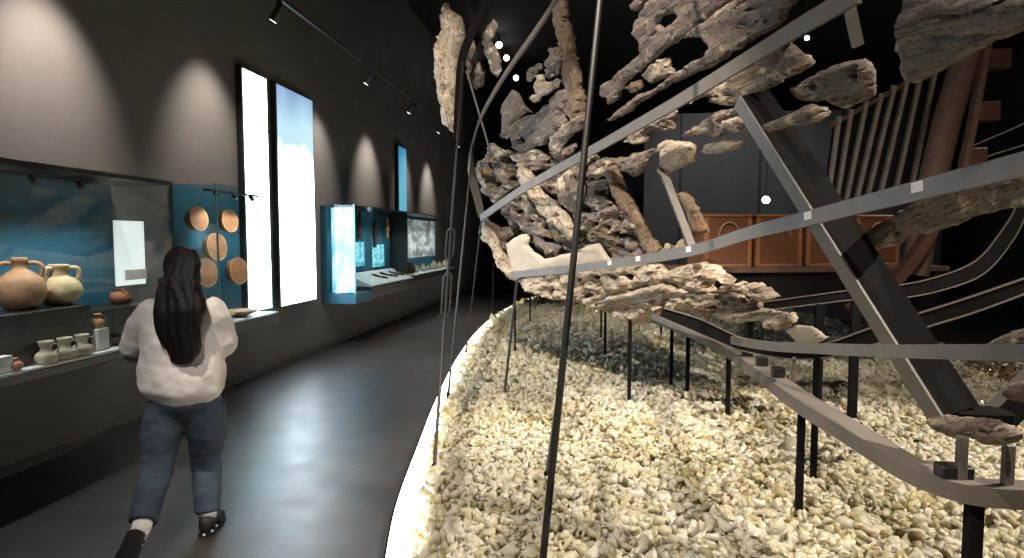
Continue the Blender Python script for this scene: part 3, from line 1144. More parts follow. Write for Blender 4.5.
HULL = thing('shipwreck_hull', 'ancient wooden shipwreck hull of eroded planks rising to a stem', 'shipwreck', at(600, 300, 6.0))
parts = [
    # name, material, outline, options
    ('stempost', 'wreck_pale', [(444, 5), (447.6, 2), (451, 10), (461, 17), (465, 33), (460, 55), (461, 75), (458, 100), (460, 120), (455, 135), (444, 125), (439, 100), (435, 75), (436, 45), (444, 30), (441, 22)], dict(T=.22, amp=.035, dy=-.25)),
    ('timber_fragment', 'wreck_grey', [(465, 55), (473, 39), (481, 50), (484, 75), (483, 85), (474, 89), (468, 78)], dict(T=.12, amp=.04)),
    ('plank_fragment', 'wreck_grey', [(514, 89), (518, 93), (527, 108), (533, 113), (525, 113), (514, 124), (512, 131), (508, 140), (503, 138), (502, 127), (500, 113), (503, 102), (508, 96)], dict()),
    ('plank_fragment', 'wreck_grey', [(514, 121), (525, 117.5), (535, 114), (546, 105), (556, 100), (561, 106), (567, 121), (561, 127), (549, 140), (546, 144), (536, 147), (527, 151), (519, 155), (515, 147), (509, 139), (510, 130)], dict(nholes=1)),
    ('rib', 'wreck_brown', [(552, -8), (566, -8), (568, 20), (574, 46), (576, 63), (581, 81), (583, 99), (586, 118), (575, 122), (566, 110), (567, 96), (566, 85), (562, 72), (560, 62), (561, 45), (556, 20)], dict(T=.14, rough=.5, dy=.15)),
    ('plank_fragment', 'wreck_grey', [(547, 50), (550, 47.6), (557, 47.6), (561, 49), (563, 63), (561, 73), (555, 76), (548, 79), (544, 76), (547, 68), (544, 61), (549, 54)], dict(amp=.035)),
    ('plank_fragment', 'wreck_grey', [(551, 98), (555, 91.5), (562, 89), (569, 91.5), (567, 99), (564, 108), (550, 109)], dict()),
    ('plank_fragment', 'wreck', [(550, 140), (562, 127), (573, 117.5), (585.5, 114.6), (588, 121), (581, 132), (574, 133), (569, 139), (561, 147), (561, 156), (555, 159), (549, 147)], dict(dy=-.06)),
    ('plank_fragment', 'wreck', [(561, 150), (569, 144.5), (576, 143), (577, 147), (570, 155), (564, 158.6), (561, 157)], dict()),
    ('plank_fragment', 'wreck', [(489, 150), (495, 144), (501, 149), (507, 157), (512, 163), (515, 170), (513, 180), (520, 178), (520, 184), (512, 189), (505, 193), (502, 198), (497, 203), (492, 203), (487, 195), (481, 184), (475, 172), (476, 163), (483, 161), (487, 158)], dict(amp=.06, T=.12, nholes=2)),
    ('plank_fragment', 'wreck', [(508, 150), (516, 152), (527, 151), (540, 150), (549, 158), (544, 168), (532, 172), (522, 166), (514, 160)], dict(amp=.04, dy=.05)),
    ('rib', 'wreck_pale', [(518, 164), (531, 172), (537, 185), (545, 193), (557, 204), (567, 215), (575, 227), (580, 240), (570, 241), (560, 230), (548, 222), (540, 210), (533, 198), (526, 187), (516, 176)], dict(T=.12, dy=-.1, amp=.03)),
    ('plank_fragment', 'wreck', [(554, 187), (560, 176), (575, 165), (584, 166), (584, 195), (577, 220), (568, 210), (557, 196)], dict(amp=.03)),
    ('plank_fragment', 'wreck', [(507, 203), (517, 195), (529, 190), (536, 194), (540, 199), (537, 207), (543, 214), (548, 228), (522, 228), (512, 216)], dict(amp=.05, nholes=3)),
    ('plank_fragment', 'wreck_brown', [(537, 201), (545, 197), (559, 204), (564, 212), (570, 226), (552, 228), (545, 214)], dict(dy=-.03)),
    ('stempost', 'wreck_pale', [(480, 214), (487, 219), (495, 234), (505, 255), (510, 265), (520, 277), (517, 282), (511, 279), (503, 267), (495, 255), (489, 244), (484, 236)], dict(T=.16, amp=.03, dy=-.1)),
    ('plank_fragment', 'wreck_brown', [(490, 222), (501, 227), (510, 227), (514, 235), (507, 242), (505, 255), (496, 238)], dict(amp=.03)),
    ('plank', 'wreck_board', [(506, 244), (519, 235), (527, 234), (530, 239), (528, 245), (534, 252), (540, 255), (545, 259), (560, 255), (575, 252), (589, 245), (599, 243), (603, 249), (608, 256), (616, 263), (590, 267), (560, 270), (530, 273), (519, 277), (511, 266)], dict(amp=.006, rough=.6, dy=-.08, rag=.5)),
    ('plank_fragment', 'wreck_grey', [(533, 234), (538, 232), (546, 241), (555, 243), (562, 248), (557, 255), (546, 256), (541, 249), (534, 242)], dict(amp=.03)),
    ('plank_fragment', 'wreck_brown', [(549, 222), (567, 219), (574, 233), (573, 242), (557, 241), (550, 232)], dict(amp=.02, dy=-.02)),
    ('plank', 'wreck_pale', [(517, 281), (530, 275), (560, 271), (600, 267), (606, 275), (604, 286), (613, 293), (606, 300), (598, 308), (580, 303), (555, 299), (540, 294), (528, 290)], dict(amp=.045, T=.12, nholes=5)),
    ('plank', 'wreck_pale', [(598, 267), (640, 262), (662, 264), (672, 280), (652, 285), (640, 286), (628, 293), (613, 293), (604, 286)], dict(amp=.03, T=.12, nholes=2)),
    ('keel', 'wreck_pale', [(596, 304), (610, 296), (627, 293), (650, 286), (668, 283), (684, 290), (700, 293), (716, 295), (720, 303), (705, 309), (690, 311), (672, 309), (662, 312), (655, 318), (645, 324), (635, 323), (622, 319), (610, 312)], dict(amp=.04, T=.16, dy=-.1, grid=2.3)),
    ('timber_fragment', 'wreck_pale', [(668, 280), (668, 270), (682, 266), (700, 263), (715, 267), (730, 280), (731, 290), (722, 293), (702, 293), (690, 290), (682, 287)], dict(amp=.03, T=.2, holes=[[(709, 287), (714, 281), (722, 280), (727, 284), (722, 290), (713, 291)]])),
    ('timber_fragment', 'wreck_pale', [(728, 286), (740, 283), (757, 283), (770, 290), (777, 297), (770, 301), (758, 301), (750, 295), (735, 293)], dict(amp=.03, T=.1)),
    ('timber_fragment', 'wreck', [(702, 294), (725, 292), (745, 294), (757, 302), (762, 309), (745, 311), (730, 310), (714, 304)], dict(amp=.03, T=.12)),
    ('timber_fragment', 'wreck_pale', [(700, 310), (725, 309), (745, 310), (765, 308), (780, 312), (772, 319), (755, 321), (735, 322), (716, 318)], dict(amp=.03, T=.09)),
    ('rib', 'wreck_brown', [(604, 166), (618, 166), (623, 184), (632, 200), (641, 218), (650, 236), (663, 250), (656, 257), (645, 247), (634, 229), (622, 206), (612, 187)], dict(T=.12, rough=.5, dy=-.03)),
    ('plank_fragment', 'wreck', [(588, 166), (600, 158), (615, 157), (630, 158), (640, 160), (636, 174), (625, 173), (612, 171), (600, 179), (588, 177)], dict(amp=.035, nholes=1)),
    ('plank_fragment', 'wreck_grey', [(587, 181), (596, 179), (612, 181), (613, 187), (598, 191), (595, 197), (587, 194)], dict(amp=.03)),
    ('plank_fragment', 'wreck', [(583, 197), (595, 193), (606, 197), (611, 203), (605, 211), (596, 210), (585, 204)], dict(amp=.04)),
    ('plank_fragment', 'wreck', [(580, 214), (597, 212), (610, 208), (618, 203), (628, 207), (637, 217), (643, 229), (632, 236), (620, 231), (605, 236), (592, 238), (580, 230)], dict(amp=.045, nholes=2)),
    ('plank_fragment', 'wreck_brown', [(588, 228), (605, 223), (618, 234), (624, 245), (612, 251), (600, 243), (588, 240)], dict(amp=.03, dy=.05)),
    ('plank_fragment', 'wreck', [(619, 240), (630, 236), (641, 245), (641, 252), (628, 250)], dict(amp=.03)),
    ('plank_fragment', 'wreck_grey', [(606, 249), (618, 247), (630, 251), (635, 258), (626, 264), (614, 260)], dict(amp=.03, dy=-.02)),
    ('plank_fragment', 'wreck', [(633, 251), (645, 250), (658, 251), (661, 256), (650, 260), (634, 261)], dict(amp=.03, dy=-.03)),
    ('plank_fragment', 'wreck_pale', [(660, 254), (668, 243), (678, 246), (686, 235), (691, 246), (688, 252), (672, 258)], dict(amp=.02)),
    ('inner_planking', 'wreck_grey', [(497, 198), (510, 188), (518, 170), (530, 162), (545, 148), (560, 152), (585, 148), (605, 160), (618, 178), (628, 200), (642, 225), (658, 250), (645, 262), (616, 266), (600, 250), (570, 256), (545, 262), (528, 240), (513, 234), (503, 215)], dict(T=.06, amp=.06, dy=.16, nholes=16, grid=2.8)),
    ('plank_fragment', 'wreck_grey', [(560, 160), (572, 157), (586, 152), (594, 156), (588, 166), (574, 168), (562, 172)], dict(amp=.04)),
    ('plank_fragment', 'wreck', [(520, 228), (534, 226), (548, 230), (550, 238), (540, 236), (528, 233)], dict(amp=.03, dy=-.04)),
]
for i, (nm, mt, pl, kw) in enumerate(parts):
    put(nm, fragment(pl, seed=i + 1, **kw), mt, HULL)

loose = [
    ('wreck', [(488, 25), (494, 20), (497, 27), (495, 36), (492, 42), (497, 50), (500, 62), (502, 71), (497, 77), (493, 73), (489, 62), (485, 54), (485, 46), (482, 42), (483, 34)], dict(amp=.03), 'narrow knobbly wreck fragment hanging beside the tall stempost'),
    ('wreck_grey', [(526, 73), (530, 68), (539, 63), (543, 63.5), (542, 68), (535, 74), (531.5, 82), (528, 83), (526, 79)], dict(), 'tiny tongue-shaped wreck fragment above the Y-shaped piece'),
    ('wreck_pale', [(536, 76), (543, 75), (544, 81), (550, 82), (556, 78), (561, 80), (558.5, 87), (550, 91.5), (543, 96), (537, 103), (534, 103), (529, 98.6), (531.6, 95), (537, 94), (536, 86)], dict(), 'small pale Y-shaped wreck fragment below a tongue-shaped one'),
    ('wreck_grey', [(627.6, 6), (635, 0), (640, -8), (650, -8), (647, 0), (642, 8), (635, 11)], dict(), 'small pale-rimmed wreck fragment cut by the top edge of view'),
    ('wreck_grey', [(600, 92), (604, 84), (618, 74), (640, 53), (640, 42), (633, 34), (637, 20), (649, 0), (655, -8), (742, -8), (727, 5), (710, 18), (690, 34), (665, 50), (650, 63), (640, 72), (628, 80), (618, 98), (610, 106), (607, 98), (602, 96)], dict(holes=[[(659, 24), (663, 16), (675, 13), (680, 16), (672, 24), (664, 28)]], amp=.016), 'large grey wreck timber with one oval hole, tapering to a forked tip'),
    ('wreck_grey', [(703, 22), (730, 3), (747, -8), (800, -8), (795, 3), (788, 8), (784, 20), (770, 30), (756, 38), (745, 45), (735, 52), (726, 58), (715, 66), (700, 72), (685, 78), (672, 84), (660, 92), (645, 100), (632, 110), (622, 117), (610, 122), (607, 119), (618, 110), (640, 94), (655, 88), (672, 76), (690, 64), (708, 54), (711, 48), (700, 38), (686, 37), (692, 29)], dict(amp=.016, dy=-.05), 'broad grey wreck timber above the upper steel ribband, with long pointed lower arm'),
    ('wreck', [(642, 75), (647, 69), (659, 59), (669, 57), (671, 67), (675, 73), (665, 79), (653, 83), (647, 81)], dict(dy=.03), 'small wreck fragment in the gap between two large grey timbers'),
    ('wreck_brown', [(626, 88), (634, 81), (642, 80), (643, 88), (635, 93)], dict(dy=.03), 'tiny ochre wreck fragment under the forked timber tip'),
    ('wreck', [(689, 101), (700, 93), (712, 86), (740, 70), (770, 52), (790, 42), (800, 52), (808, 56), (814, 64), (800, 73), (790, 77), (775, 86), (761, 92), (742, 103), (729, 106), (712, 102), (708, 96), (698, 99), (690, 103)], dict(amp=.018), 'long leaf-shaped wreck timber directly below the upper steel ribband'),
    ('wreck', [(622, 142), (630, 135), (651, 123), (665, 112), (673, 109), (677, 112), (675, 120), (674, 128), (665, 131), (651, 130), (647, 142), (635, 144), (626, 143)], dict(amp=.03), 'cream and yellow wreck fragment with crooked arm below the upper ribband'),
    ('wreck_pale', [(659, 144), (665, 140), (679, 141), (689, 142), (695, 145), (694, 157), (693, 161), (679, 169), (665, 175), (658, 173), (661, 163), (661, 155)], dict(amp=.014), 'blocky pale wreck fragment with notched top above the upright steel strut'),
    ('wreck', [(618, 158), (628, 157), (645, 151), (661, 147), (650, 160), (645, 171), (635, 178), (630, 173), (626, 165)], dict(amp=.03), 'triangular wreck fragment touching the blocky pale one'),
    ('wreck', [(679, 136), (687, 131), (695, 127), (710, 118), (716, 111), (742, 106), (738, 112), (724, 119), (730, 118), (742, 116), (748, 122), (742, 133), (728, 131), (722, 136), (716, 139), (710, 135), (697, 134), (685, 138)], dict(amp=.02), 'wing-shaped wreck fragment beside the top of the broad steel frame arm'),
    ('wreck_pale', [(703, 151), (706, 145), (722, 141), (738, 139), (741, 143), (736, 148), (720, 153), (706, 153)], dict(amp=.014), 'small canoe-shaped pale wreck fragment hanging alone below the wing-shaped one'),
    ('wreck', [(764, 126), (771, 121), (793, 113), (810, 103), (826, 111), (827, 116), (819, 121), (793, 126), (771, 132)], dict(amp=.02, dy=-.42), 'small spear-shaped wreck fragment above the dark slatted rack'),
    ('wreck', [(792, 87), (804, 81), (839, 63), (863, 59), (872, 69), (873, 87), (871, 98), (847, 108), (837, 104), (827, 100), (804, 100), (796, 95)], dict(amp=.022, nholes=2), 'chunky wreck timber with ochre end above the spear-shaped piece'),
    ('wreck_grey', [(908, -8), (904, 8), (900, 18), (900, 48), (906, 58), (904, 66), (914, 80), (920, 82), (939, 72), (957, 62), (979, 50), (999, 40), (1019, 32), (1045, 21), (1045, -8)], dict(amp=.022, T=.09), 'huge grey wreck timber with blunt end above the brown post'),
    ('wreck', [(833, 250), (850, 242), (884, 221), (906, 208), (923, 198), (940, 190), (958, 185), (970, 180), (1003, 174), (1024, 163), (1045, 157), (1045, 205), (1024, 207), (1013, 207), (992, 212), (970, 217), (958, 225), (940, 230), (927, 234), (919, 230), (906, 236), (899, 245), (884, 247), (872, 249), (863, 257), (852, 255), (837, 253)], dict(amp=.014), 'long knotted wreck timber under the middle steel ribband, tapering to a point'),
    ('wreck', [(980, 347), (992, 341), (1006, 334), (1024, 328), (1045, 323), (1045, 350), (1000, 352)], dict(amp=.01, dy=-.2), 'wedge of wreck timber resting on the lowest steel ribband'),
    ('wreck', [(927, 418), (937, 414), (953, 417), (973, 418), (993, 420), (1007, 427), (1018, 434), (1016, 442), (1004, 445), (990, 444), (976, 438), (959, 437), (942, 431)], dict(amp=.012, T=.09, dy=-.34), 'brown wreck timber lying on two short posts under the steel frame foot'),
    ('wreck', [(1004, 391), (1012, 384), (1035, 380), (1035, 402), (1014, 399)], dict(amp=.01, dy=-.1), 'brown wreck stub on the rising arm of the steel frame'),
    ('wreck_brown', [(678, 193), (687, 191), (692, 199), (698, 210), (703, 219), (708, 232), (694, 236), (690, 224), (685, 205)], dict(amp=.02, T=.1, dy=.1), 'brown rib stub standing behind the upright steel strut'),
    ('wreck_pale', [(763, 319), (778, 312), (790, 313), (795, 322), (785, 329), (768, 328)], dict(amp=.035, T=.14), 'crumbly white wreck lump at the tail of the keel timbers'),
    ('wreck_board', [(786, 331), (800, 325), (812, 327), (828, 338), (815, 344), (798, 344)], dict(amp=.02, T=.07), 'flat white wreck fragment behind the lowest steel ribband'),
]
for i, (mt, pl, kw, lb) in enumerate(loose):
    tag(put('timber_fragment', fragment(pl, seed=i + 60, **{'rough': .3, **kw}), mt), lb, 'timber fragment', 'loose wreck timbers held by the steel cradle')

# ================================================================ STEEL CRADLE
CR = thing('steel_cradle', 'grey steel cradle of curved bars holding the shipwreck over the glass', 'steel cradle', at_z(800, 502, .1))


def bar(name, pts, w, t, mat, up=(0, 0, 1), label=None, n=7, parent=None):
    return put(name, MB().sweep(catmull([at(*p) for p in pts], n), w, t, up), mat, parent or CR, smooth=30, label=label)


def facing(pts):
    """the bar's broad side faces across the hull"""
    a, b = at(*pts[0]), at(*pts[-1])
    return (b - a).normalized()


bar('ribband', [(482, 217, 7.55), (475, 188, 7.5), (471, 165, 7.4), (472, 148, 7.2), (481, 117, 6.9), (505, 75, 6.4), (540, 25, 5.8), (562, -10, 5.5)], .095, .02, 'steel', (.35, 0, 1))
bar('ribband', [(481, 218, 7.5), (520, 191, 6.7), (562, 167, 5.95), (600, 146, 5.35), (640, 123.5, 4.78), (680, 100.5, 4.28), (740, 64, 3.62), (800, 27, 3.1), (860, -8, 2.7)], .085, .02, 'steel')
cp = [(512, 275, 7.0), (560, 270, 6.2), (620, 263, 5.35), (690, 251, 4.55), (750, 233, 3.85), (810, 218, 3.3), (920, 190, 2.6), (1040, 160, 2.1)]
cb = bar('ribband', cp, .076, .02, 'steel')
bar('ribband', [(652, 316, 5.35), (680, 327, 4.9), (705, 334, 4.5), (760, 345, 3.75), (830, 349, 3.05), (890, 351, 2.6), (960, 352, 2.25), (1040, 353, 1.95)], .052, .02, 'steel')
# label tags on the middle ribband
path = catmull([at(*p) for p in cp], 7)
for fx, sx in ((924, .03), (813, .03), (689, .03), (640, .03), (608, .03)):
    j = min(range(len(path)), key=lambda k: abs(512 + F * ((path[k] - CAM).dot(Rv) / (path[k] - CAM).dot(Fv)) - fx))
    T = (path[min(j + 1, len(path) - 1)] - path[max(j - 1, 0)]).normalized()
    S = T.cross(V((0, 0, 1))).normalized()
    U = S.cross(T)
    c = path[j] + S * (.0125 if S.dot(CAM - path[j]) > 0 else -.0125) + U * .012
    put('marker_tag', MB().sweep([c - T * sx, c + T * sx], .04, .003, U), 'white_card', cb, label='white marker tag')

# base rail on posts
gp = [(640, 314, 6.9), (672, 324, 6.4), (700, 336, 6.0), (729, 350, 5.4), (760, 371, 4.45), (802, 402, 3.55), (860, 438, 3.08), (905, 466, 2.85), (935, 480, 2.72), (960, 488, 2.63), (990, 493, 2.58), (1050, 496, 2.5)]
gr = [at(*p) for p in gp]
for q in gr:
    q.z = .62 + (q.z - .62) * .5
path = catmull([at(*p) for p in gp], 7)
put('base_rail', MB().sweep(path, .075, .12), 'steel', CR, smooth=30)
for (px, py) in ((748, 349), (762, 355), (775, 364)):
    j = min(range(len(path)), key=lambda k: abs(512 + F * ((path[k] - CAM).dot(Rv) / (path[k] - CAM).dot(Fv)) - px))
    c = path[j] + V((.01, 0, .04))
    put('pad', MB().box(c - V((.035, .035, 0)), c + V((.035, .035, .06)), .004), 'black', CR)


def rail_at(px):
    j = min(range(len(path)), key=lambda k: abs(512 + F * ((path[k] - CAM).dot(Rv) / (path[k] - CAM).dot(Fv)) - px))
    return path[j], j


for px, r in ((672, .016), (690, .018), (729, .018), (802, .018), (977, .026)):
    c, j = rail_at(px)
    mb = MB().box((c.x - r, c.y - r, .03), (c.x + r, c.y + r, c.z - .036), .003)
    put('post', mb, 'steel_dark', CR)
c, j = rail_at(948)
put('clamp', MB().box(c + V((-.05, -.045, .036)), c + V((.07, .03, .09)), .006), 'black', CR)
# transverse V frame near its foot
KP = at(975, 417, 2.85)
Lp = at(738, 92, 3.72)
Rp = at(1075, 330, 2.95)


def plate(a, b, w, t, left):
    """welded section: deep near-black web with a grey flange along its lower side"""
    ax = (b - a).normalized()
    toc = (CAM - (a + b) / 2).normalized()
    p1 = ax.cross(toc).normalized()
    if p1.x < 0:
        p1 = -p1
    dp = -(toc - ax * toc.dot(ax)).normalized()
    bb = (p1 * .80 + dp * .60).normalized()
    cc = (p1 * -.60 + dp * .80).normalized()
    web = [q + bb * u + cc * v for q in (a, b) for u, v in ((0, 0), (w, 0), (w, t), (0, t))]
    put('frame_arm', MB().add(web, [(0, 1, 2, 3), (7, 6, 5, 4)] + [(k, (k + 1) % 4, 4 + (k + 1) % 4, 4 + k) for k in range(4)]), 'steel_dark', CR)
    fl = [q + bb * u + cc * v for q in (a, b) for u, v in ((-.012, -.004), (0, -.004), (0, left), (-.012, left))]
    put('flange', MB().add(fl, [(0, 1, 2, 3), (7, 6, 5, 4)] + [(k, (k + 1) % 4, 4 + (k + 1) % 4, 4 + k) for k in range(4)]), 'steel', CR)


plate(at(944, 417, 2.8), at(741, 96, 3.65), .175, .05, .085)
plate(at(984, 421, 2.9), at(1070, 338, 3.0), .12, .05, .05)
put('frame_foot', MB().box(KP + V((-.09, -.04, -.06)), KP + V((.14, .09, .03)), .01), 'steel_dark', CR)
for px in (960, 1004):
    c, j = rail_at(px)
    top = at(px, 436 if px == 960 else 444, c.y - .0)
    put('short_post', MB().box((c.x - .017, c.y - .017, c.z + .036), (c.x + .017, c.y + .017, top.z), .003), 'steel', CR)
# curved floor frames running across behind
def strip(name, top, bot, Y, t, mat, edge=True):
    a = catmull([at(*p, Y) for p in top], 6)
    b = catmull([at(*p, Y) for p in bot], 6)
    vs, fs = [], []
    n = len(a)
    off = V((0, t, 0))
    for p, q in zip(a, b):
        vs += [p, q, q + off, p + off]
    for i in range(n - 1):
        for k in range(4):
            u, v = i * 4 + k, i * 4 + (k + 1) % 4
            fs.append((u, v, v + 4, u + 4))
    fs += [(3, 2, 1, 0), tuple((n - 1) * 4 + k for k in range(4))]
    o = put(name, MB().add(vs, fs), mat, CR, smooth=30)
    if edge:
        put('edge_flange', MB().sweep([p + V((0, -.004, 0)) for p in a], .008, .012), 'steel', o)
        put('edge_flange', MB().sweep([p + V((0, -.004, 0)) for p in b], .008, .012), 'steel', o)
    return o


strip('floor_frame', [(664, 308), (700, 319), (740, 337), (790, 350), (830, 342), (870, 328), (913, 315), (970, 297), (1045, 271)],
      [(660, 317), (700, 334), (740, 350), (790, 359), (830, 357), (875, 344), (923, 328), (975, 312), (1045, 286)], 4.1, .04, 'steel_dark')
strip('floor_frame', [(756, 303), (800, 297), (851, 290), (892, 286), (933, 278), (975, 261), (1003, 228), (1016, 205), (1026, 170)],
      [(756, 311), (800, 306), (851, 300), (900, 298), (942, 290), (983, 274), (1012, 241), (1026, 212), (1036, 172)], 5.4, .04, 'steel_dark')
for px, y0p, y1p, Y, r in ((794, 357, 384, 4.1, .012), (817, 357, 420, 4.1, .02), (820, 304, 340, 5.4, .035), (856, 300, 340, 5.4, .035)):
    a = at(px, y0p, Y)
    zb = .05 if px != 794 else .66
    put('post', MB().box((a.x - r, a.y - r * .5, zb), (a.x + r, a.y + r * .5, a.z), .003), 'steel_dark' if px != 794 else 'steel', CR)
# upright strut, upper strut, stem bars
bar('strut', [(662, 168, 5.0), (692, 247, 4.72)], .055, .03, 'steel', (1, .2, .3))
bar('strut', [(846, -10, 2.85), (850, 10, 2.85), (858, 46, 2.9)], .045, .02, 'steel', (1, 0, .2))
bar('strut', [(492, -8, 7.4), (474, 28, 7.4), (462, 60, 7.45), (459, 100, 7.5), (457, 140, 7.5)], .10, .03, 'steel_dark', (1, .1, 0))
bar('strut', [(466, -8, 7.6), (475, 30, 7.55), (481, 60, 7.5)], .07, .03, 'steel_dark', (1, .1, 0))
put('rod', MB().tube([at(467, 72, 7.4), at(490, 150, 7.4)], .012, 8), 'steel', CR)
# thin posts carrying the keel
for px, py, Yt, zt, r in ((601, 341, None, 1.05, .014), (605, 357, None, 1.0, .016), (629, 403, None, .92, .018), (661, 336, None, .95, .016),
                          (530, 323, None, 1.15, .013), (543, 307, None, 1.2, .013), (515, 352, None, 1.10, .012)):
    p = at_z(px, py, .08)
    put('keel_post', MB().tube([(p.x, p.y, .04), (p.x, p.y, zt)], r, 8), 'steel_dark', CR, smooth=40)

# ---------------------------------------------------------------- cables
def cable(pts, r, label, name='tension_cable', n=4):
    t = thing(name, label, 'cable', (pts[0].x, pts[0].y, pts[0].z), 'tension cables around the wreck')
    put('cable', MB().tube(pts, r, 10), 'cable', t, smooth=40)
    put('anchor', MB().lathe([(r * 1.7, -.03), (r * 1.7, .012), (r * 1.3, .03), (r * 1.1, .04)], 12, pts[0]), 'steel_dark', t, smooth=40)
    return t


a, b = at(543, 558, 2.35), at(600, 0, 2.95)
d = (b - a).normalized()
a2 = a - d * ((a.z - .07) / d.z)
b2 = b + d * ((6.49 - b.z) / d.z)
cable([a2, a, b, b2], .0155, 'thick dark steel rod leaning in front of the wreck, from glass bed to ceiling', 'tension_rod')
p0 = at_z(434, 470, .09)
p1 = at(463, 62, 7.2)
W1 = cable([p0, p1], .012, 'long dark cable with two turnbuckles, from the lit kerb up to the stempost')


def on_line(py):
    lo_, hi_ = 0, 1
    for _ in range(40):
        m_ = (lo_ + hi_) / 2
        r_ = p0.lerp(p1, m_) - CAM
        if 279 - F * r_.dot(Uv) / r_.dot(Fv) > py:
            lo_ = m_
        else:
            hi_ = m_
    return p0.lerp(p1, lo_)


for f0, f1 in ((258, 229), (316, 274)):
    a, b = on_line(f0), on_line(f1)
    d = (b - a).normalized()
    S = d.cross(V((0, 1, 0))).normalized()
    h = .034
    put('turnbuckle', MB().tube([a - S * h + d * .03, a - S * h * .6, a + S * h * .6, a + S * h + d * .03, b + S * h - d * .03, b + S * h * .6, b - S * h * .6, b - S * h - d * .03, a - S * h + d * .031], .01, 8), 'cable', W1, smooth=40)
cable([at_z(448, 397, .09), at(473, 142, 7.15)], .011, 'dark cable beside the turnbuckle cable, ending at the curled ribband')
cable([at_z(466, 352, .09), at(482, 216, 7.5)], .011, 'thin cable rising to the joint of the two upper ribbands')
cable([at_z(504, 397, .09), at(517, 281, 6.95)], .014, 'short slanted cable under the bow end of the pale plank')
cable([at_z(546, 478, .09), at(572, 296, 5.9)], .011, 'short cable anchored just behind the thick leaning rod')
a = at_z(492, 322, .09)
cable([a, V((a.x + .03, a.y, at(496, 262, a.y).z))], .012, 'lone thin upright cable by the far curve of the lit kerb')

# ================================================================ REPLICA BEHIND
# platform with four woven chests
pa, pb = at(700, 271, 7.6), at(925, 260, 8.4)
d = (pb - pa).normalized()
d.z = 0
d.normalize()
back = V((-d.y, d.x, 0))
zb = 1.26
t = thing('wooden_platform', 'dark wooden platform carrying the row of woven chests', 'platform', pa + V((0, 0, -.3)))
o = V((pa.x, pa.y, 0))
L = (V((pb.x, pb.y, 0)) - o).length + .3


def obox(mb, u0, u1, v0, v1, z0, z1, o=o, d=d, back=back):
    c = [o + d * u + back * v + V((0, 0, zz)) for u in (u0, u1) for v in (v0, v1) for zz in (z0, z1)]
    return mb.add(c, [(0, 1, 3, 2), (4, 6, 7, 5), (0, 4, 5, 1), (2, 3, 7, 6), (0, 2, 6, 4), (1, 5, 7, 3)])


put('deck_board', obox(MB(), -.2, L, -.06, .9, zb - .06, zb), 'brown_light', t)
put('under_deck_dark', obox(MB(), -.15, L - .1, .02, .85, zb - .5, zb - .06), 'black', t)  # solid black block put in for the darkness under the deck
for u in (.9, L - .6):
    put('post', obox(MB(), u, u + .08, .5, .58, .04, zb - .5), 'black', t)
PITCH = .66
CL = ['woven brown chest at the end of the row beside the rib stub', 'woven brown chest second from the rib stub, partly behind the middle ribband',
      'woven brown chest mostly behind the broad steel arm', 'woven brown chest at the far end, behind the knotted timber']
src = None
ang = math.atan2(d.y, d.x)
for i in range(4):
    loc = o + d * (.08 + i * PITCH) + back * .05 + V((0, 0, zb))
    if src is None:
        src = thing('woven_chest', CL[0], 'chest', loc, 'woven chests on the platform', ang)
        W, D, H = .60, .55, .64
        put('body', MB().box((.012, .012, 0), (W - .012, D - .012, H - .04), .015), 'chest', src, world=False)
        put('lid', MB().box((0, 0, H - .038), (W, D, H), .012), 'chest_trim', src, world=False)
        for x in (0, W - .05):
            put('corner_post', MB().box((x, -.004, 0), (x + .05, .05, H - .04), .008), 'chest_trim', src, world=False)
        put('base_strip', MB().box((.05, -.004, 0), (W - .05, .03, .04), .006), 'chest_trim', src, world=False)
        hp = [(W / 2 + .13 * math.cos(a), -.012, H * .58 + .17 * math.sin(a)) for a in [PI * k / 10 for k in range(11)]]
        put('handle', MB().tube(hp, .011, 8), 'rope', src, world=False, smooth=True, label='arched rope handle')
    else:
        c = copy_tree(src)
        c.location = loc
        c['label'] = CL[i]
# slatted rack
t = thing('slatted_rack', 'dark leaning rack of parallel grey slats above the chests', 'rack', at(870, 205, 8.2))
bots = [(827, 206), (836, 203), (846, 200), (857, 197), (868, 194), (881, 191), (896, 188), (912, 184)]
tops = [(839, 118), (851, 111), (866, 103), (881, 95), (894, 87), (907, 80), (921, 73), (936, 66)]
YB, YT = 7.9, 7.6
for q, r in zip(bots, tops):
    a, b = at(*q, YB), at(*r, YT)
    e = (a - b).normalized()
    put('slat', MB().sweep([a + e * .05, b - e * .02], .042, .05, (1, 0, .2)), 'slat', t)
put('top_rail', MB().sweep([at(828, 127, YT + .03), at(955, 56, YT + .03)], .05, .06), 'brown_wood', t)
put('bottom_rail', MB().sweep([at(818, 209, YB + .06), at(925, 183, YB + .06)], .06, .06), 'brown_wood', t)
vs = [at(822, 212, YB + .1), at(925, 188, YB + .1), at(950, 60, YT + .1), at(834, 122, YT + .1)]
vs += [p + V((0, .03, 0)) for p in vs]
put('back_board', MB().add(vs, [(0, 1, 2, 3), (7, 6, 5, 4), (0, 4, 5, 1), (1, 5, 6, 2), (2, 6, 7, 3), (3, 7, 4, 0)]), 'black', t)
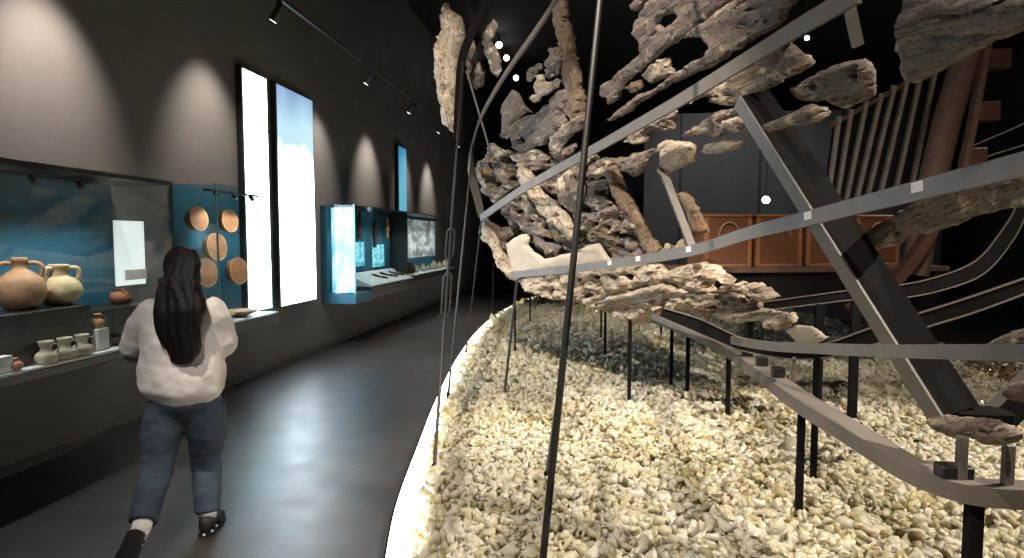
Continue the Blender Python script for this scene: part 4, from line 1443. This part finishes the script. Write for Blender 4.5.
# posts of the replica
tag(put('wooden_post', MB().tube([at(915, 275, 7.4), at(930, 190, 7.4), at(947, 120, 7.35), at(968, 50, 7.3), at(988, -12, 7.25)], .135, 18), 'brown_light', smooth=40),
    'thick round red-brown wooden post beside the slatted rack', 'post')
t = thing('stepped_post', 'slim grey-brown post with projecting blocks beside the round wooden post', 'post', at(968, 170, 7.2))
put('post', MB().sweep([at(958, 190, 7.15), at(971, 130, 7.15), at(982, 70, 7.15), at(996, -10, 7.15)], .06, .10, (1, 0, .2)), 'brown_light', t)
for px, py in ((970, 158), (983, 112), (994, 60)):
    c = at(px, py, 7.17)
    put('block', MB().box(c - V((.06, .06, .1)), c + V((.14, .06, .1)), .01), 'brown_wood', t)
tag(put('curved_rib', MB().sweep(catmull([at(940, 205, 7.1), at(925, 240, 7.1), at(905, 268, 7.1), at(885, 290, 7.1), at(850, 310, 7.1)], 6), .16, .10, (0, 1, 0)), 'brown_wood', smooth=30),
    'curved dark red-brown hull rib under the end of the platform', 'hull rib')
for (x0, y0p, x1, y1p), lb in (((972, 146, 1060, 107), 'upper thin rope stretched from the stepped post into the dark'), ((985, 157, 1060, 132), 'lower thin rope stretched from the stepped post into the dark')):
    tag(put('rope', MB().tube([at(x0, y0p, 7.2), at((x0 + x1) / 2, (y0p + y1p) / 2 + 1, 7.2), at(x1, y1p, 7.2)], .008, 6), 'slat', smooth=True), lb, 'rope')

# ---------------------------------------------------------------- spotlights high above the wreck
def ceiling_spot(px, py, Y, r, label, lens='lens'):
    c = at(px, py, Y)
    t = thing('ceiling_spotlight', label, 'spotlight', c, 'spotlights hanging above the wreck')
    dd = (CAM + V((0, 0, -1.0)) - c).normalized()
    put('housing', MB().tube([c - dd * .22, c - dd * .21, c - dd * .02, c - dd * .018], [r * .9, r * 1.25, r * 1.25, r * 1.1], 16), 'case_black', t, smooth=40)
    put('lens', MB().tube([c - dd * .0178, c], [r, r * .95], 16), lens, t)
    put('stem', MB().tube([c - dd * .15, V(((c - dd * .15).x, (c - dd * .15).y, 6.5))], .012, 6), 'case_black', t)


ceiling_spot(499, 45, 15, .075, 'topmost of the three small lit spotlights beside the curled ribband')
ceiling_spot(506.5, 58, 16, .07, 'middle one of the three small lit spotlights beside the curled ribband')
ceiling_spot(516, 78, 17, .07, 'lowest of the three small lit spotlights beside the curled ribband')
ceiling_spot(807, 38, 9, .03, 'small lit spotlight under the upper steel ribband by the leaf-shaped timber')
ceiling_spot(766, 200, 16, .09, 'bright lit spotlight just above the woven chests')

# ================================================================ PERSON
def fuse(mb, voxel=.012, smooth=6):
    me = bpy.data.meshes.new('tmp')
    me.from_pydata([tuple(p) for p in mb.v], [], mb.f)
    me.update()
    o = bpy.data.objects.new('tmp', me)
    COL.objects.link(o)
    r = o.modifiers.new('r', 'REMESH')
    r.mode = 'VOXEL'
    r.voxel_size = voxel
    r.use_smooth_shade = True
    if smooth:
        s = o.modifiers.new('s', 'SMOOTH')
        s.factor = .5
        s.iterations = smooth
    dg = bpy.context.evaluated_depsgraph_get()
    m2 = bpy.data.meshes.new_from_object(o.evaluated_get(dg))
    bpy.data.objects.remove(o)
    bpy.data.meshes.remove(me)
    return m2


M['skin'] = plain('skin', (.55, .36, .27), .5, 0, .06, 20, .05)
M['hair'] = None
th = NT('dark hair')
co_ = th.n('ShaderNodeTexCoord').outputs['Object']
mp_ = th.n('ShaderNodeMapping')
mp_.inputs['Scale'].default_value = (60, 60, 3)
th.l(co_, mp_.inputs['Vector'])
h_ = th.noise(mp_.outputs[0], 2.0, 4, .6)
th.l(th.ramp(h_, [(.3, (.002, .0017, .002)), (.75, (.011, .008, .008))]), th.b.inputs['Base Color'])
th.b.inputs['Roughness'].default_value = .5
th.b.inputs['Specular IOR Level'].default_value = .2
th.bump(h_, .7, .01)
M['hair'] = th.m
tf = NT('white fleece')
co_ = tf.n('ShaderNodeTexCoord').outputs['Object']
f_ = tf.noise(co_, 70, 4, .7)
g_ = tf.noise(co_, 6, 3, .5)
tf.l(tf.ramp(g_, [(.3, (.60, .55, .52)), (.7, (.70, .66, .63))]), tf.b.inputs['Base Color'])
tf.b.inputs['Roughness'].default_value = .95
tf.b.inputs['Sheen Weight'].default_value = .3
tf.bump(f_, .35, .008)
M['fleece'] = tf.m
M['jeans'] = plain('blue grey denim', (.036, .056, .082), .85, 0, .25, 9, .35)
M['shoe'] = plain('black canvas', (.012, .012, .014), .6, 0, .2, 30, .3)
M['sole'] = plain('black rubber', (.02, .02, .02), .5, 0, .1, 30, .1)
M['sock'] = plain('white sock', (.75, .73, .72), .9, 0, .05, 40, .2)
M['phone'] = plain('black phone', (.01, .01, .012), .2, 0, .1, 10, 0)

YP = 3.05


def pp(px, py, dy=0.0):
    return at(px, py, YP + dy)


footR = at_z(208, 533, 0)          # standing foot, ahead
toeL = at_z(117, 578, 0)           # trailing foot on its toes
hips = pp(187, 396)
HR = pp(207, 408, .02)
HL = pp(166, 408, -.02)
kneeR = pp(206, 462, .10)
ankR = V((footR.x - .01, footR.y + .02, .09))
kneeL = at(157, 468, 2.93)
ankL = at(141, 529, 2.70)
neck = pp(183, 296, .02)
head = pp(184, 268, .05)
SL = pp(149, 309, .0)
SR = pp(214, 307, .02)
EL = pp(133, 351, .05)
ER = pp(224, 345, .08)
HdL = pp(160, 340, .36)
HdR = pp(200, 336, .38)
per = thing('person', 'person seen from behind in white fleece sweatshirt and blue-grey jeans, long dark hair, walking beside the display cases', 'person', (hips.x, hips.y, 0))
per['label'] = 'person with long dark hair in white sweatshirt and grey-blue jeans, walking past the cases'

mb = MB()
fw = V((-.12, 1, 0)).normalized()     # walking direction
rt = V((fw.y, -fw.x, 0))
# torso as vertical loft
mb.loft([(hips.x, hips.y, HR.z - .04, .10, .08), (hips.x, hips.y, hips.z, .155, .105), (hips.x, hips.y, hips.z + .10, .13, .09), (hips.x, hips.y, hips.z + .2, .125, .09),
         (neck.x, neck.y - .02, neck.z - .20, .15, .095), (neck.x, neck.y - .01, neck.z - .09, .145, .08), (neck.x, neck.y, neck.z - .035, .065, .055), (neck.x, neck.y, neck.z, .052, .052), (neck.x, neck.y + .01, neck.z + .10, .05, .05)], 22)
# head, jaw, nose, ears, brow
mb.ell(head, (.074, .092, .108))
mb.ell(head + V((0, .035, -.055)), (.052, .055, .06))
mb.ell(head + fw * .098 + V((0, 0, -.015)), (.013, .02, .024))
mb.ell(head + fw * .086 + V((0, 0, -.06)), (.024, .012, .010))
mb.ell(head + fw * .078 + V((0, 0, .022)), (.045, .014, .012))
for s in (-1, 1):
    mb.ell(head + rt * (s * .077) + V((0, 0, -.01)), (.012, .02, .032))
# arms
for S_, E_, H_ in ((SL, EL, HdL), (SR, ER, HdR)):
    mb.tube(catmull([S_.lerp(neck, .35) + V((0, .01, -.06)), S_ + V((0, 0, -.04)), S_.lerp(E_, .5), E_], 4), [.034, .040, .044, .046, .048, .048, .048, .047, .046, .045, .043, .042, .041], 14)
    mb.tube([E_, E_.lerp(H_, .35), E_.lerp(H_, .85), H_], [.041, .04, .028, .026], 14)
# legs
mb.tube(catmull([HR + V((0, 0, .04)), HR.lerp(kneeR, .5), kneeR, kneeR.lerp(ankR, .4), ankR], 4), [.085, .084, .082, .078, .072, .066, .06, .055, .053, .053, .052, .052, .05, .045, .04, .038, .036], 16)
mb.tube(catmull([HL + V((0, 0, .04)), HL.lerp(kneeL, .5), kneeL, kneeL.lerp(ankL, .4), ankL], 4), [.085, .084, .082, .078, .072, .066, .06, .055, .053, .053, .052, .052, .05, .045, .04, .038, .036], 16)
# feet
mb.tube([ankR, ankR + fw * .03 + V((0, 0, -.03)), ankR + fw * .06 + V((0, 0, -.04))], [.034, .026, .02], 12)
tl = V((toeL.x, toeL.y, .02))
mb.tube([ankL, ankL.lerp(tl, .25), ankL.lerp(tl, .5)], [.034, .026, .02], 12)
# hands: palm, four bent fingers of different lengths, thumb closing on the phone
for H_, E_, s in ((HdL, EL, -1), (HdR, ER, 1)):
    d = (H_ - E_).normalized()
    inw = rt * (-s)
    up = V((0, 0, 1))
    mb.tube([H_ - d * .01, H_ + d * .03, H_ + d * .075], [.026, .032, .03], 12)
    for k, ln in enumerate((.060, .072, .068, .052)):
        b0 = H_ + d * .07 + up * (.030 - .02 * k) + inw * .004
        b1 = b0 + d * ln * .45 + inw * .008
        b2 = b1 + d * ln * .25 + inw * ln * .35
        b3 = b2 - d * ln * .05 + inw * ln * .35
        mb.tube([b0, b1, b2, b3], [.0095, .009, .0085, .0075], 8)
    t0 = H_ + d * .02 + up * .024
    mb.tube([t0, t0 + d * .03 + up * .02 + inw * .014, t0 + d * .05 + up * .018 + inw * .034], [.012, .0105, .009], 8)
put('body', fuse(mb, .009, 3), 'skin', per, smooth=True)
for s in (-1, 1):
    put('eye', MB().ell(head + fw * .08 + rt * (s * .031) + V((0, 0, .004)), (.012, .010, .009), 12, 8), 'white_card', per, smooth=True)

# jeans
mb = MB()
mb.loft([(hips.x, hips.y, HR.z - .03, .13, .10), (hips.x, hips.y - .01, HR.z + .03, .185, .13), (hips.x, hips.y - .01, hips.z + .02, .183, .125), (hips.x, hips.y, hips.z + .09, .155, .11), (hips.x, hips.y, hips.z + .13, .15, .105)], 24)
rad = [.108, .107, .105, .102, .098, .092, .086, .082, .079, .077, .077, .077, .076, .074, .071, .069, .067]
for H_, K_, A_, s in ((HR, kneeR, ankR, 1), (HL, kneeL, ankL, -1)):
    A2 = A_ + (K_ - A_).normalized() * (.012 if s > 0 else .03)
    path_ = catmull([H_ + V((-s * .012, 0, .03)), H_.lerp(K_, .5), K_, K_.lerp(A2, .45), A2], 4)
    mb.tube(path_, rad, 20)
mb.ell((hips.x, hips.y, HR.z - .01), (.10, .10, .075))
jm = fuse(mb, .010, 5)
for v in jm.vertices:
    p = v.co
    k = noise.noise((p.x * 9, p.y * 9, p.z * 16)) * .6 + noise.noise((p.x * 20, p.y * 20, p.z * 34)) * .4
    zz = max(0, 1 - abs(p.z - .45) / .5)
    v.co = p + v.normal * (k * .009 * (.5 + zz))
put('jeans', jm, 'jeans', per, smooth=True)

# sweatshirt
mb = MB()
wz = at(190, 402, YP).z
mb.loft([(hips.x, hips.y, wz + .00, .165, .125), (hips.x - .005, hips.y - .01, wz + .03, .185, .14), (hips.x - .01, hips.y - .02, wz + .075, .225, .165), (hips.x - .012, hips.y - .02, wz + .15, .232, .17),
         (hips.x - .015, neck.y - .02, wz + .26, .23, .165), (neck.x, neck.y - .02, neck.z - .18, .212, .145), (neck.x, neck.y - .01, neck.z - .10, .198, .12), (neck.x, neck.y, neck.z - .035, .145, .095), (neck.x, neck.y + .003, neck.z + .005, .112, .08), (neck.x, neck.y + .005, neck.z + .04, .082, .07), (neck.x, neck.y + .008, neck.z + .06, .072, .066)], 28)
for S_, E_, H_ in ((SL, EL, HdL), (SR, ER, HdR)):
    S2 = S_.lerp(neck, .25) + V((0, 0, -.02))
    mb.tube(catmull([S2, S_ + V((0, 0, -.035)), S_.lerp(E_, .55), E_], 4), [.078, .08, .081, .082, .082, .082, .081, .08, .08, .08, .079, .078, .077], 18)
    mb.tube(catmull([E_, E_.lerp(H_, .3), E_.lerp(H_, .7), E_.lerp(H_, .9)], 4), [.076, .076, .075, .074, .072, .069, .066, .062, .057, .053, .049, .044, .040], 18)
sm = fuse(mb, .011, 16)
for v in sm.vertices:
    p = v.co
    k = noise.noise((p.x * 8, p.y * 8, p.z * 11 + 3)) * .7 + noise.noise((p.x * 19, p.y * 19, p.z * 24)) * .35
    v.co = p + v.normal * (k * .016)
put('sweatshirt', sm, 'fleece', per, smooth=True)

# hair: cap over the head, long mass down the back, loose locks
mb = MB()
mb.ell(head + V((0, -.016, .008)), (.084, .104, .116), 26, 16)
pth = [pp(184, 249, -.01), pp(184, 264, -.055), pp(183, 285, -.10), pp(184, 310, -.14), pp(184, 335, -.155), pp(183, 353, -.15), pp(183, 364, -.14)]
wd = [.05, .086, .096, .098, .088, .074, .04]
secs = []
for p, ww in zip(pth, wd):
    secs.append((p.x, p.y, p.z, ww, .06 if ww > .09 else .05 if ww > .06 else .03))
full = []
for i in range(len(secs) - 1):
    for k in range(5):
        full.append(tuple(a + (b - a) * k / 5 for a, b in zip(secs[i], secs[i + 1])))
full.append(secs[-1])


def wavy(p, i, a):
    c = V((full[i][0], full[i][1], p.z))
    k = 1 + .10 * math.sin(a * 11 + p.z * 14) + .06 * math.sin(a * 23 - p.z * 23)
    q = c + (p - c) * k
    q.x += .012 * math.sin(p.z * 26)
    return q


mb.loft(full, 48, wavy)
for s in (-1, 1):
    mb.tube(catmull([head + rt * (s * .05) + V((0, -.01, .04)), head + rt * (s * .066) + V((0, -.02, -.06)), head + rt * (s * .08) + V((0, -.06, -.14)), pth[3] + rt * (s * .08)], 4), [.03, .032, .034, .035, .036, .036, .036, .036, .036, .036, .034, .032, .03], 12)
rs = random.Random(4)
for k in range(34):
    u = rs.uniform(-1, 1)
    st = pth[2] + rt * (u * .10) + V((0, -.035, rs.uniform(-.05, .05)))
    e = pth[5] + rt * (u * .085 + rs.uniform(-.02, .02)) + V((0, -.02, rs.uniform(-.05, .07)))
    m_ = st.lerp(e, .5) + rt * rs.uniform(-.02, .02) + V((0, -.03, 0))
    mb.tube(catmull([st, m_, e], 6), [.012] * 9 + [.010, .008, .006, .003], 6)
put('hair', fuse(mb, .0075, 6), 'hair', per, smooth=True)

# socks and shoes
put('sock', MB().tube([ankL + (kneeL - ankL).normalized() * .075, ankL + (kneeL - ankL).normalized() * .0, ankL.lerp(tl, .2)], [.05, .044, .044], 16), 'sock', per, smooth=True, label='white sock')
put('sock', MB().tube([ankR + V((0, 0, .05)), ankR - V((0, 0, .01))], [.048, .044], 16), 'sock', per, smooth=True, label='white sock')


def shoe(heel, toe, upv):
    """heel and toe: sole points; upv: up from the sole"""
    d = (toe - heel)
    Ls = d.length
    d.normalize()
    u = (upv - d * upv.dot(d)).normalized()
    s = d.cross(u)
    vs, fs = [], []
    prof = [(0, .010, .06), (.03, .026, .075), (.09, .036, .085), (.25, .038, .085), (.42, .038, .072), (.6, .043, .058), (.8, .045, .05), (.9, .039, .045), (.97, .026, .036), (1, .010, .026)]
    seg = 16
    for f, hw, ht in prof:
        c = heel + d * (Ls * f)
        for k in range(seg):
            a = 2 * PI * k / seg
            y = math.cos(a) * hw
            z = math.sin(a)
            z = ht * (.5 + .5 * math.copysign(abs(z) ** .7, z))
            vs.append(c + s * y + u * (z + .018))
    for i in range(len(prof) - 1):
        for k in range(seg):
            a, b = i * seg + k, i * seg + (k + 1) % seg
            fs.append((a, b, b + seg, a + seg))
    fs += [tuple(range(seg)), tuple((len(prof) - 1) * seg + k for k in range(seg))]
    sh = put('shoe', MB().add(vs, fs), 'shoe', per, smooth=50, label='black shoe')
    vs, fs = [], []
    for f, hw, ht in prof:
        c = heel + d * (Ls * f)
        for a, z in ((-1, 0), (1, 0), (1, .024), (-1, .024)):
            vs.append(c + s * (a * hw * 1.08) + u * z)
    for i in range(len(prof) - 1):
        for k in range(4):
            a, b = i * 4 + k, i * 4 + (k + 1) % 4
            fs.append((a, b, b + 4, a + 4))
    fs += [(0, 1, 2, 3), tuple((len(prof) - 1) * 4 + k for k in range(4))]
    put('sole', MB().add(vs, fs), 'sole', sh)
    for f, q in ((.05, 1), (.3, 1), (.62, 1), (.0, .3)):
        c = heel + d * (Ls * f) + s * (.039 * q) + u * .03 - (d * .03 if f == 0 else V((0, 0, 0)))
        put('white_dot', MB().ell(c, (.007, .007, .007), 8, 6), 'white_card', sh)


h0, t0 = at_z(204, 538, .001), at_z(222, 514, .001)
sd = (t0 - h0).normalized()
shoe(h0, h0 + sd * .25, V((0, 0, 1)))
tp = V((toeL.x, toeL.y, .004))
upf = V((-.05, .85, .5))
dv = (tp - ankL).normalized()
upf = (upf - dv * upf.dot(dv)).normalized()
hl = ankL - upf * .055 + dv * .012
dv = (tp - hl).normalized()
shoe(hl, hl + dv * min(.27, (tp - hl).length), upf)
t = thing('phone', 'dark phone held up in both hands by the walking person', 'phone', HdL.lerp(HdR, .5))
c = HdL.lerp(HdR, .5) + fw * .10
put('phone_body', MB().box(c + V((-.075, -.005, -.038)), c + V((.075, .004, .038)), .004), 'phone', t)

# ================================================================ LIGHTS on the wreck
WARM = (1, .89, .75)
spot((-1.3, .8, 6.3), (-.1, 5.6, 1.2), 3000, 36, .6, WARM, .05)
spot((-1.9, .6, 6.3), (-.3, 3.05, .1), 1900, 38, .6, WARM, .05)
spot((6.4, 3.0, 6.2), (2.1, 3.5, .1), 4200, 44, .5, WARM, .05)
spot((-1.8, 3.5, 6.3), (-1.5, 7.0, 2.9), 1000, 46, .6, WARM, .06)
spot((-1.0, 13.0, 6.3), (-.6, 11.5, 0), 700, 50, .6, WARM, .06)
spot((6.5, 9.0, 6.3), (4.2, 7.4, 0), 700, 40, .6, WARM, .06)
spot((.6, -.8, 6.0), (1.75, 4.0, 1.9), 1050, 48, .7, WARM, .06)
spot((3.6, 3.2, 6.3), (3.0, 8.0, 1.8), 150, 36, .7, (1, .84, .70), .1)
spot((3.0, 14.0, 6.3), (4.0, 18.6, 2.6), 420, 84, .8, (1, .97, .95), .2)
spot((-1.0, -.8, 5.2), (-2.1, 3.05, 1.15), 620, 17, .6, (1, .93, .88), .1)
spot((-2.3, 6.0, 6.3), (-3.1, 9.0, 0), 120, 50, .9, (1, .80, .62), .2)
